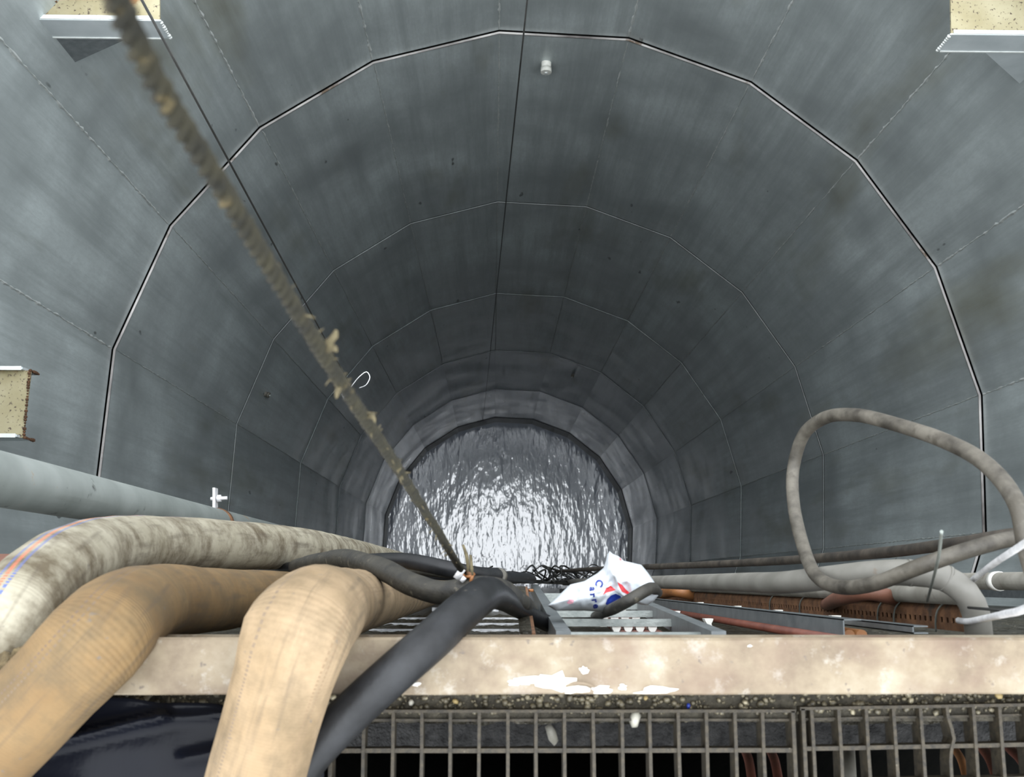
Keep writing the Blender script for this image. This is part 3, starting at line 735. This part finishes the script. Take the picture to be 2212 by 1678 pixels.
for (px, py, dx, dy) in ((700, 760, 22, -30), (715, 745, 12, 14), (722, 735, 4, -22), (733, 830, -6, 30), (800, 890, 10, 22), (850, 1020, 16, -10)):
    i = min(range(len(pts)), key=lambda j: (pts[j]-at(px, py, CAMZ-pts[j].z)).length); d = CAMZ-pts[i].z
    obj('frayed_tuft', tube([pts[i], at(px+dx*0.6, py+dy*0.5, d-0.01), at(px+dx, py+dy, d-0.012)], [0.002, 0.0022, 0.0009], segs=7, step=0.004, lump=0.4), FIBRE, rope)
# knot: lashings and shackle bolt
knot = empty('rope_knot', at(1005, 1248, 1.72)); tag(knot, 'rusty lashing and steel bolt tying the rope to the cables', 'lashing')
obj('bolt', cyl(at(985, 1250, 1.66), at(1000, 1228, 1.66), 0.0052, 12), CHROME, knot)
obj('bolt', cyl(at(996, 1256, 1.66), at(1004, 1246, 1.66), 0.004, 10), CHROME, knot)
for (a, b, c, m) in (((1000, 1178), (1008, 1205), (1012, 1245), FIBRE), ((1016, 1200), (1018, 1228), (1020, 1248), FIBRE), ((1022, 1238), (1018, 1248), (1014, 1262), ORANGE), ((1024, 1240), (1014, 1244), (1004, 1246), ORANGE), ((1005, 1232), (1014, 1240), (1020, 1244), RUSTT), ((1008, 1246), (1000, 1242), (998, 1236), ORANGE)):
    obj('lashing', tube([at(*a, 1.69), at(*b, 1.665), at(*c, 1.67)], [0.0022, 0.003, 0.0018], segs=7, step=0.005, lump=0.4), m, knot)

# ---- thin hanging wires
def line_wire(name, a, b, da, db, r, m, label, n_=24):
    P = [at(*a, da)+(at(*b, db)-at(*a, da))*q/n_ for q in range(n_+1)]
    return tag(tubeobj(name, P, r, m, segs=8, smoothpath=False), label, 'wire')
line_wire('hanging_wire', (1143, -40), (1043, 912), 4.2, 25.6, 0.0046, DARKWIRE, 'thin dark wire hanging down the middle of the far wall')
line_wire('hanging_wire', (290, -30), (975, 1236), 2.0, 24.0, 0.0031, DARKWIRE, 'thin dark wire hanging beside the mossy rope')
w1a, w1b = at(290, -30, 2.0), at(975, 1236, 24.0)
lp = empty('wire_loop', at(744, 856, 5.2)); tag(lp, 'bright loop of bare wire clipped to the dark wire', 'wire loop')
obj('loop', tube([at(744, 856, 5.3), at(758, 836, 5.25), at(778, 812, 5.2), at(792, 803, 5.2), at(799, 814, 5.2), at(792, 830, 5.2), at(776, 838, 5.25)], 0.0024, segs=8, step=0.01), CHROME, lp)
obj('clip', cyl(at(741, 850, 5.3), at(747, 861, 5.3), 0.009, 8), CHROME, lp)

# ---- grey pipe on the left with clamp
pp0 = at(-10, 1033, 2.0); 
gp = empty('drain_pipe', down(pp0, 12)); tag(gp, 'grey painted pipe descending the shaft at the left edge', 'pipe')
obj('pipe', tube([down(pp0, 1.2), down(pp0, 4), down(pp0, 12)], 0.052, segs=28, smoothpath=False), GREYPIPE, gp)
dcl = 3.62; pc = down(pp0, dcl)
obj('clamp_band', tube([down(pp0, dcl-0.02), down(pp0, dcl+0.02)], 0.0545, segs=28, smoothpath=False), RUSTT, gp)
tdir = (at(474, 1085, dcl)-at(474, 1110, dcl)); tdir.z = 0; tdir.normalize()
sdir = Vector((tdir.y, -tdir.x, 0))
c0 = pc+tdir*0.085+sdir*(0.0)
bm = prism([c0-tdir*0.035-sdir*0.004, c0+tdir*0.035-sdir*0.004, c0+tdir*0.035+sdir*0.004, c0-tdir*0.035+sdir*0.004], Vector((0, 0, 0.04)))
lug = obj('clamp_lug', bm, CHROME, gp)
obj('bolt', cyl(c0-sdir*0.015+Vector((0, 0, 0.02)), c0+sdir*0.040+Vector((0, 0, 0.02)), 0.006, 10), CHROME, lug)
obj('nut', cyl(c0+sdir*0.006+Vector((0, 0, 0.02)), c0+sdir*0.02+Vector((0, 0, 0.02)), 0.013, 6), CHROME, lug)

# ---- right hand cables
PI_ = [at(2330, 1168, 1.52), at(2212, 1160, 1.6), at(2110, 1182, 1.58), at(1990, 1222, 1.60), at(1890, 1260, 1.67), at(1815, 1268, 1.75), at(1765, 1245, 1.83), at(1732, 1170, 1.93), at(1714, 1085, 1.99), at(1714, 1010, 2.03), at(1735, 940, 2.0), at(1780, 903, 1.93), at(1845, 896, 1.83), at(1930, 915, 1.72), at(2040, 952, 1.6), at(2120, 995, 1.52), at(2178, 1055, 1.46), at(2206, 1115, 1.42), at(2216, 1180, 1.42), at(2240, 1260, 1.42)]
tag(tubeobj('looped_cable', PI_, [0.0120]*5+[0.0118]*9+[0.0122]*6, GREYCAB, segs=16, step=0.015, lump=0.05), 'muddy grey cable making a big upright loop on the right', 'cable')
PH = [at(2340, 1146, 1.7), at(2212, 1152, 1.78), at(2090, 1170, 1.9), at(1940, 1190, 2.15), at(1760, 1206, 2.6), at(1600, 1216, 3.2), at(1430, 1223, 4.2), at(1300, 1228, 5.5), at(1200, 1234, 8)]
tag(tubeobj('power_cable', PH, 0.0115, BROWNCAB, segs=14, step=0.03, lump=0.06), 'long brown cable stretching leftward behind the loop', 'cable')

# ---- upright conduits on the right
c1 = at(1700, 1258, 2.0)
PK = [down(c1, 14), down(c1, 6), down(c1, 3.2), down(c1, 2.3), down(c1, 2.02), at(1800, 1247, 1.86), at(1890, 1238, 1.76), at(1970, 1237, 1.70), at(2040, 1248, 1.67), at(2085, 1280, 1.66), at(2108, 1325, 1.68), at(2114, 1366, 1.70), at(2114, 1376, 1.76)]
cd1 = empty('bent_conduit', down(c1, 14)); tag(cd1, 'grey plastic conduit curving round at its top right end', 'conduit')
obj('pipe', tube(PK, 0.0208, segs=20, step=0.02), PVC, cd1)
for a, b, c in (((1862, 1241), (1872, 1240), 1.79), ((1962, 1237), (1970, 1237), 1.70), ((2040, 1248), (2046, 1251), 1.668)):
    obj('joint_ring', cyl(at(*a, c), at(*b, c), 0.0214, 20), PVC, cd1)
c2 = at(2230, 1255, 2.95)
cd2 = empty('straight_conduit', down(c2, 14)); tag(cd2, 'dirty straight conduit with pale joint at the right edge', 'conduit')
obj('pipe', tube([down(c2, 14), down(c2, 2.2)], 0.0255, segs=20, smoothpath=False), PVCD, cd2)
obj('joint_ring', tube([down(c2, 3.14), down(c2, 3.17)], 0.0285, segs=20, smoothpath=False), CLAMP, cd2)
c3 = at(1860, 1279, 2.3)
tag(tubeobj('straight_conduit', [down(c3, 12), down(c3, 1.78)], 0.0165, PVCD, segs=16, smoothpath=False), 'thin dirty conduit below the bent one', 'conduit')

# ---- rusty perforated tray
tr = empty('perforated_tray', at(2080, 1330, 8.0)); tag(tr, 'rusty brown perforated cable tray standing beside the grey conduit', 'cable tray')
tA, tM, tB = at(2092, 1298, 1.80), at(2092, 1322, 1.80), at(2098, 1366, 1.80)
prof = [Vector((tA.x+0.012, tA.y+0.002, 0)), Vector((tA.x+0.002, tA.y-0.004, 0)), Vector((tA.x, tA.y-0.008, 0)), Vector((tM.x-0.004, tM.y, 0)), Vector((tM.x-0.004, tB.y+0.022, 0)), Vector((tM.x-0.004, tB.y+0.013, 0)), Vector((tM.x-0.002, tB.y, 0))]
bm = bm_new(); zs = []; d = 1.80
while d < 9: zs += [d, d+0.011]; d += 0.024
pr = []
for i, d in enumerate(zs): pr.append([bm.verts.new((p.x, p.y, CAMZ-d)) for p in prof])
for i in range(len(zs)-1):
    for q in range(len(prof)-1):
        if q in (1, 4) and i % 2 == 0: continue
        bm.faces.new([pr[i][q], pr[i][q+1], pr[i+1][q+1], pr[i+1][q]])
obj('tray_back', box(prof[3].x+0.016, prof[3].x+0.018, prof[6].y, prof[0].y, CAMZ-9, CAMZ-1.81), RUSTT, tr)
o = obj('tray', bm, RUSTT, tr); md = o.modifiers.new('thick', 'SOLIDIFY'); md.thickness = 0.0018; md.offset = -1
tb2 = prof
for d in (1.90, 2.10, 2.19, 2.75, 3.05):
    zz = CAMZ-d; P = [Vector((prof[0].x+0.004, prof[0].y+0.004, zz)), Vector((prof[2].x-0.003, prof[2].y+0.002, zz+0.004)), Vector((prof[3].x-0.004, prof[3].y, zz-0.006)), Vector((prof[5].x-0.004, prof[5].y, zz-0.018)), Vector((prof[6].x-0.003, prof[6].y-0.004, zz-0.026))]
    obj('tie_wire', tube(P, 0.0018, segs=7, step=0.006), GREYWIRE, tr)
# orange and terracotta conduits bulging behind the tray
tag(tubeobj('corrugated_conduit', [at(1395, 1300, 5.2), at(1430, 1283, 4.5), at(1470, 1279, 4.25), at(1510, 1290, 4.3), at(1545, 1308, 4.7)], 0.0215, ORANGE, segs=14, step=0.01), 'orange corrugated conduit arching out beside the white bag', 'conduit')
tag(tubeobj('corrugated_conduit', [at(1785, 1306, 2.6), at(1830, 1289, 2.15), at(1880, 1280, 2.08), at(1925, 1290, 2.10), at(1958, 1306, 2.5)], 0.0150, TERRA, segs=14, step=0.01), 'terracotta conduit arching up behind the rusty tray', 'conduit')
# stainless wire ropes
def wire_rope(P, r, label, strands=6):
    pts, _ = catmull(P, 0.004); root = empty('wire_rope', P[-1]); tag(root, label, 'wire rope', 'bright steel wire ropes')
    for k in range(strands): obj('strand', tube(helix_path(pts, r*0.66, 26, k*2*math.pi/strands), r*0.33, segs=6, smoothpath=False), CHROME, root)
    obj('core', tube(pts[::4]+[pts[-1]], r*0.42, segs=6, smoothpath=False), DARKWIRE, root)
wire_rope([at(2290, 1120, 1.22), at(2212, 1174, 1.32), at(2150, 1215, 1.5), at(2095, 1258, 1.72), at(2058, 1296, 1.9)], 0.0048, 'bright steel wire rope slanting over the bent conduit')
wire_rope([at(2300, 1270, 1.15), at(2216, 1314, 1.24), at(2170, 1326, 1.36), at(2130, 1335, 1.50), at(2092, 1342, 1.62), at(2070, 1340, 1.72)], 0.0050, 'bright steel wire rope wrapped round the conduit near the beam')
tag(tubeobj('tie_wire', [at(2034, 1148, 1.30), at(2028, 1200, 1.40), at(2016, 1250, 1.55), at(2003, 1298, 1.75)], 0.0022, GREYWIRE, segs=8, step=0.01), 'thin grey tie wire standing up from the rusty tray', 'wire')
tag(tubeobj('tie_wire', [at(2092, 1312, 1.62), at(2140, 1316, 1.55), at(2230, 1322, 1.5)], 0.0022, DARKWIRE, segs=8, step=0.01), 'thin dark wire running right across the conduit end', 'wire')

# ---- cable ladder below the beam
def hourglass(c, w, h, L):
    """saddle clamp: waisted block, axis upright"""
    pr_ = [(-0.5, 0.5), (0.5, 0.5), (0.42, 0.25), (0.27, 0.0), (0.27, -0.15), (0.45, -0.42), (0.45, -0.5), (-0.45, -0.5), (-0.45, -0.42), (-0.27, -0.15), (-0.27, 0.0), (-0.42, 0.25)]
    return prism([Vector((c.x+x*w, c.y+y*h, c.z)) for x, y in pr_], Vector((0, 0, -L)))
lad = empty('cable_ladder', at(1300, 1340, 6)); tag(lad, 'zinc cable ladder with white clamps dropping down under the bag', 'cable ladder', 'cable ladders on the near wall')
def LP(fr, side):
    """point on a rail; fr = 1 at the top (depth 1.75)"""
    vx, vy = 1104, 1181
    x, y = (1213, 1378) if side < 0 else (1536, 1378)
    return at(vx+(x-vx)*fr, vy+(y-vy)*fr, 1.75/fr)
for side in (-1, 1):
    p, q = LP(1.04, side), LP(0.46, side)
    a, b = p, q; w, h = 0.0115, 0.016
    bm = hexa(bm_new(), [v+Vector((sx*w, sy*h, 0)) for v in (b, a) for sx, sy in ((-1, -1), (1, -1), (1, 1), (-1, 1))])
    r_ = obj('rail', bm, GALV, lad)
fr_list = [0.985, 0.832, 0.735, 0.655, 0.59, 0.535]
for i, fr in enumerate(fr_list):
    a, b = LP(fr, -1), LP(fr, 1)
    bm = box(a.x, b.x, a.y-0.007, a.y+0.007, a.z-0.018, a.z)
    rg = obj('rung', bm, GALVL, lad)
    if i in (1, 2, 3):
        for t in (0.055, 0.51, 0.605, 0.70, 0.80):
            c = a+(b-a)*t; obj('cable_clamp', hourglass(Vector((c.x, a.y-0.017, a.z-0.002)), 0.0185, 0.021, 0.03), CLAMP, rg)
for j, t in enumerate((0.56, 0.655, 0.75, 0.845)):
    P = [LP(f, -1)+(LP(f, 1)-LP(f, -1))*t+Vector((0, -0.022, 0)) for f in (0.86, 0.80, 0.7, 0.6, 0.52)]
    tag(tubeobj('cable', P, 0.0085, REDCAB, segs=10, step=0.05), ('leftmost', 'second from left', 'second from right', 'rightmost')[j]+' of four red brown cables in the ladder clamps', 'cable', 'red brown cables on the ladder')
# second, narrower ladder on the right, its rails seen end on
lad2 = empty('cable_ladder', at(1900, 1360, 6)); tag(lad2, 'narrow zinc cable ladder with open channel ends beside the rusty tray', 'cable ladder', 'cable ladders on the near wall')
def channel(p, w, h, t, d1, flip=1):
    """C channel standing upright with its top at p"""
    bm = bm_new(); z0, z1 = CAMZ-d1, p.z
    box(p.x-w/2, p.x+w/2, p.y-h/2, p.y-h/2+t, z0, z1, bm); box(p.x-w/2, p.x-w/2+t, p.y-h/2, p.y+h/2, z0, z1, bm)
    box(p.x-w/2, p.x+w/2, p.y+h/2-t, p.y+h/2, z0, z1, bm); return bm
P_, Q_ = at(1842, 1358, 1.72), at(1988, 1360, 1.66)
obj('rail', channel(P_, 0.030, 0.030, 0.002, 9), GALV, lad2); obj('rail', channel(Q_, 0.024, 0.012, 0.002, 9), GALV, lad2)
for d in (2.0, 2.4, 2.8, 3.3):
    rg = obj('rung', box(P_.x, Q_.x, P_.y-0.004, P_.y+0.004, CAMZ-d-0.012, CAMZ-d), GALVL, lad2)
    for k in range(2): obj('cable_clamp', hourglass(Vector((P_.x+0.035+0.028*k, P_.y+0.004, CAMZ-d+0.004)), 0.018, 0.016, 0.02), CLAMP, rg)
for (px, py, d) in ((1462, 1328, 2.9), (1532, 1346, 2.45)):
    obj('cable_clamp', hourglass(at(px, py, d), 0.020, 0.020, 0.03), CLAMP, lad2)
for (px, m, lab) in ((1835, ORANGE, 'orange cable end in the channel of the narrow ladder, left one'), (1862, ORANGE, 'orange cable end in the channel of the narrow ladder, right one')):
    p = at(px, 1372, 1.74); tag(tubeobj('cable', [p, down(p, 2.2), down(p, 5)], 0.009, m, segs=12, smoothpath=False), lab, 'cable')
p = at(1640, 1353, 2.2)
tag(tubeobj('cable', [down(p, 1.6), down(p, 3), down(p, 7)], 0.008, REDCAB, segs=12, smoothpath=False), 'dark red cable running under the narrow ladder rail', 'cable')
# leaning zinc strip from the bag to the beam is the right rail; rusty wet angle post left of the ladder
post = empty('angle_post', at(1140, 1330, 2.4)); tag(post, 'wet rusty angle post left of the cable ladder', 'post')
a, b = at(1152, 1384, 1.72), at(1136, 1278, 2.55)
obj('flange', hexa(bm_new(), [v+Vector((sx*0.0035, sy*0.012, 0)) for v in (b, a) for sx, sy in ((-1, -1), (1, -1), (1, 1), (-1, 1))]), RUSTT, post)
obj('flange', hexa(bm_new(), [v+Vector((-0.012+sx*0.010, 0.010+sy*0.003, 0)) for v in (b, a) for sx, sy in ((-1, -1), (1, -1), (1, 1), (-1, 1))]), CONC, post)
obj('end_plug', cyl(at(1147, 1278, 2.5), at(1147, 1272, 2.5), 0.006, 10), ORANGE, post)
# wet mounting rails on the near wall
for i, d in enumerate((2.78, 3.15, 3.6, 4.15)):
    z = CAMZ-d
    obj('mounting_rail', box(-0.62, 0.12, NEAR_Y-0.03, NEAR_Y-0.004, z-0.006, z), WETRAIL, wn)
for i, d in enumerate((5.4, 6.6)):
    z = CAMZ-d
    obj('mounting_rail', box(-0.3, 0.03, NEAR_Y-0.03, NEAR_Y+0.004, z-0.008, z), WETRAIL, wn)

# ---- white carrier bag
OUT = [(1183, 1308), (1200, 1293), (1216, 1277), (1232, 1262), (1262, 1255), (1290, 1238), (1304, 1226), (1309, 1210), (1312, 1197), (1317, 1190), (1324, 1196), (1336, 1201), (1348, 1211), (1366, 1215), (1386, 1220), (1400, 1237), (1413, 1256), (1420, 1272), (1422, 1286), (1412, 1299), (1398, 1307), (1384, 1306), (1368, 1300), (1345, 1312), (1318, 1322), (1290, 1321), (1262, 1319), (1230, 1319), (1200, 1319)]
def bag():
    C0 = (1312, 1268); n_ = 150; dens = []
    for i in range(len(OUT)):
        a, b = OUT[i], OUT[(i+1) % len(OUT)]; L = math.hypot(b[0]-a[0], b[1]-a[1])
        for q in range(max(1, int(L/4))): f = q/max(1, int(L/4)); dens.append((a[0]+(b[0]-a[0])*f, a[1]+(b[1]-a[1])*f))
    bm = bm_new(); rings = []; nr = 26
    for j in range(1, nr+1):
        t = j/nr; ring = []
        for (x, y) in dens:
            px, py = C0[0]+(x-C0[0])*t, C0[1]+(y-C0[1])*t
            h = 0.052*math.sqrt(max(0, 1-t**3))
            h += 0.010*noise.noise(Vector((px*0.030, py*0.045, 1)))*(1-t*t) + 0.006*abs(noise.noise(Vector((px*0.07, py*0.05, 5))))*(1-t**4)
            for (a, b, hh, ww) in (((1318, 1195), (1326, 1240), 0.022, 9), ((1326, 1240), (1350, 1298), 0.020, 7), ((1258, 1316), (1254, 1270), 0.012, 8), ((1348, 1255), (1395, 1225), 0.006, 5), ((1360, 1258), (1372, 1290), 0.008, 5), ((1205, 1310), (1235, 1270), 0.008, 8), ((1290, 1240), (1275, 1300), 0.006, 6)):
                dd, _t = seg_d(px, py, a, b); h += hh*math.exp(-(dd/ww)**2)*(1-t**6)
            ring.append(bm.verts.new(at(px, py, 1.90-h)))
        rings.append(ring)
    c = bm.verts.new(at(C0[0], C0[1], 1.84)); n_ = len(dens)
    for i in range(n_): bm.faces.new([c, rings[0][i], rings[0][(i+1) % n_]])
    for j in range(nr-1):
        for i in range(n_): bm.faces.new([rings[j][i], rings[j][(i+1) % n_], rings[j+1][(i+1) % n_], rings[j+1][i]])
    # underside
    under = []
    for t, dz in ((0.85, 0.02), (0.5, 0.035)):
        under.append([bm.verts.new(at(C0[0]+(x-C0[0])*t, C0[1]+(y-C0[1])*t, 1.90+dz)) for (x, y) in dens])
    cb = bm.verts.new(at(C0[0], C0[1], 1.94))
    prev = rings[-1]
    for u in under:
        for i in range(n_): bm.faces.new([prev[i], prev[(i+1) % n_], u[(i+1) % n_], u[i]])
        prev = u
    for i in range(n_): bm.faces.new([prev[i], prev[(i+1) % n_], cb])
    return bm
bb = bag(); bvh = BVHTree.FromBMesh(bb)   # print is laid onto the film
bagroot = empty('carrier_bag', at(1310, 1270, 1.94)); tag(bagroot, 'crumpled white plastic carrier bag with blue letters and red print', 'plastic bag')
film = obj('bag_film', bb, BAGM, bagroot, True)
def on_bag(px, py, lift=0.0012):
    p = at(px, py, 1.6); dirv = (p-CAM).normalized()
    hit, nrm, _, _ = bvh.ray_cast(p, dirv)
    return (hit - dirv*lift) if hit is not None else None
def decal(name, poly, m, lift=0.0012, step=3.0):
    """printed patch: polygon in plan filled with small facets lying on the film"""
    bm = bm_new(); vs_ = [bm.verts.new((x, y, 0)) for x, y in poly]; f = bm.faces.new(vs_)
    bmesh.ops.triangulate(bm, faces=bm.faces[:])
    for _ in range(3):
        le = [e for e in bm.edges if e.calc_length() > step]
        if not le: break
        bmesh.ops.subdivide_edges(bm, edges=le, cuts=1); bmesh.ops.triangulate(bm, faces=bm.faces[:])
    drop = []
    for v in bm.verts:
        p = on_bag(v.co.x, v.co.y, lift)
        if p is None: drop.append(v)
        else: v.co = p
    bmesh.ops.delete(bm, geom=drop, context='VERTS')
    if len(bm.faces): return obj(name, bm, m, film, True)
    bm.free()
def letter(ch, px, py, size, rot):
    cu = bpy.data.curves.new('glyph', 'FONT'); cu.body = ch; cu.size = size; cu.align_x = 'CENTER'; cu.align_y = 'CENTER'; cu.offset = 0.035*size; cu.resolution_u = 3
    t = bpy.data.objects.new('glyph', cu); COL.objects.link(t)
    dg = bpy.context.evaluated_depsgraph_get(); me = bpy.data.meshes.new_from_object(t.evaluated_get(dg))
    bm = bm_new(); bm.from_mesh(me); bpy.data.objects.remove(t); bpy.data.curves.remove(cu); bpy.data.meshes.remove(me)
    bmesh.ops.triangulate(bm, faces=bm.faces[:])
    for _ in range(2):
        le = [e for e in bm.edges if e.calc_length() > 3.5]
        if not le: break
        bmesh.ops.subdivide_edges(bm, edges=le, cuts=1); bmesh.ops.triangulate(bm, faces=bm.faces[:])
    ca, sa = math.cos(rot), math.sin(rot); ok = True
    for v in bm.verts:
        x, y = v.co.x, -v.co.y
        p = on_bag(px+x*ca-y*sa, py+x*sa+y*ca, 0.0014)
        if p is None: ok = False; break
        v.co = p
    if ok: obj('printed_letter', bm, PRBLUE, film)
    else: bm.free()
for ch, px, py, rot in (('C', 1294, 1259, 1.95), ('a', 1280, 1272, 1.65), ('r', 1281, 1285, 1.5), ('r', 1285, 1297, 1.42), ('e', 1288, 1309, 1.4)):
    letter(ch, px, py, 22 if ch == 'C' else 20, rot)
decal('printed_patch', [(1302, 1285), (1309, 1271), (1319, 1265), (1330, 1274), (1320, 1277), (1311, 1279)], PRRED)
decal('printed_patch', [(1334, 1257), (1344, 1263), (1352, 1273), (1368, 1286), (1357, 1284), (1344, 1278), (1338, 1268)], PRRED)
decal('printed_patch', [(1308, 1304), (1312, 1294), (1320, 1286), (1330, 1282), (1340, 1287), (1343, 1293), (1337, 1303), (1326, 1309), (1315, 1310)], PRBLUE)
decal('printed_patch', [(1338, 1204), (1347, 1203), (1348, 1210), (1339, 1210)], PRRED)
decal('printed_patch', [(1224, 1302), (1230, 1295), (1240, 1295), (1238, 1303), (1230, 1305)], mat('print_pink', (0.75, 0.32, 0.42), (0.85, 0.45, 0.52), 60, 0.4))
# black hose end pushed through the bag handle
tag(tubeobj('hose_end', [at(1216, 1343, 2.62), at(1275, 1333, 2.45), at(1306, 1322, 2.0), at(1332, 1311, 1.79), at(1360, 1296, 1.76), at(1388, 1279, 1.77), at(1408, 1270, 1.84), at(1419, 1280, 1.95)], 0.0100, DIRTYRUB, segs=14, step=0.01, lump=0.05), 'dark muddy hose end lying across the white bag', 'hose')
# tangle of thin wires at the foot of the near wall
tang = empty('wire_tangle', at(1230, 1246, 9)); tag(tang, 'tangle of thin dark wires hanging behind the white bag', 'wires')
for q in range(16):
    x = rnd.uniform(1090, 1300); P = [at(x, rnd.uniform(1236, 1256), 7.5)]
    for w in range(4): x += rnd.uniform(-45, 45); P.append(at(x, rnd.uniform(1222, 1258), 7.5+rnd.uniform(-0.6, 0.8)))
    obj('wire', tube(P, rnd.uniform(0.003, 0.007), segs=6, step=0.03), DARKWIRE, tang)
# pinkish beam end far left
tag(obj('far_beam', box(at(-300, 1200, 2.6).x, at(130, 1200, 2.6).x, at(0, 1232, 2.6).y, at(0, 1196, 2.6).y, CAMZ-2.7, CAMZ-2.6), TERRA), 'dull pink beam end behind the cream hose at the left edge', 'beam')
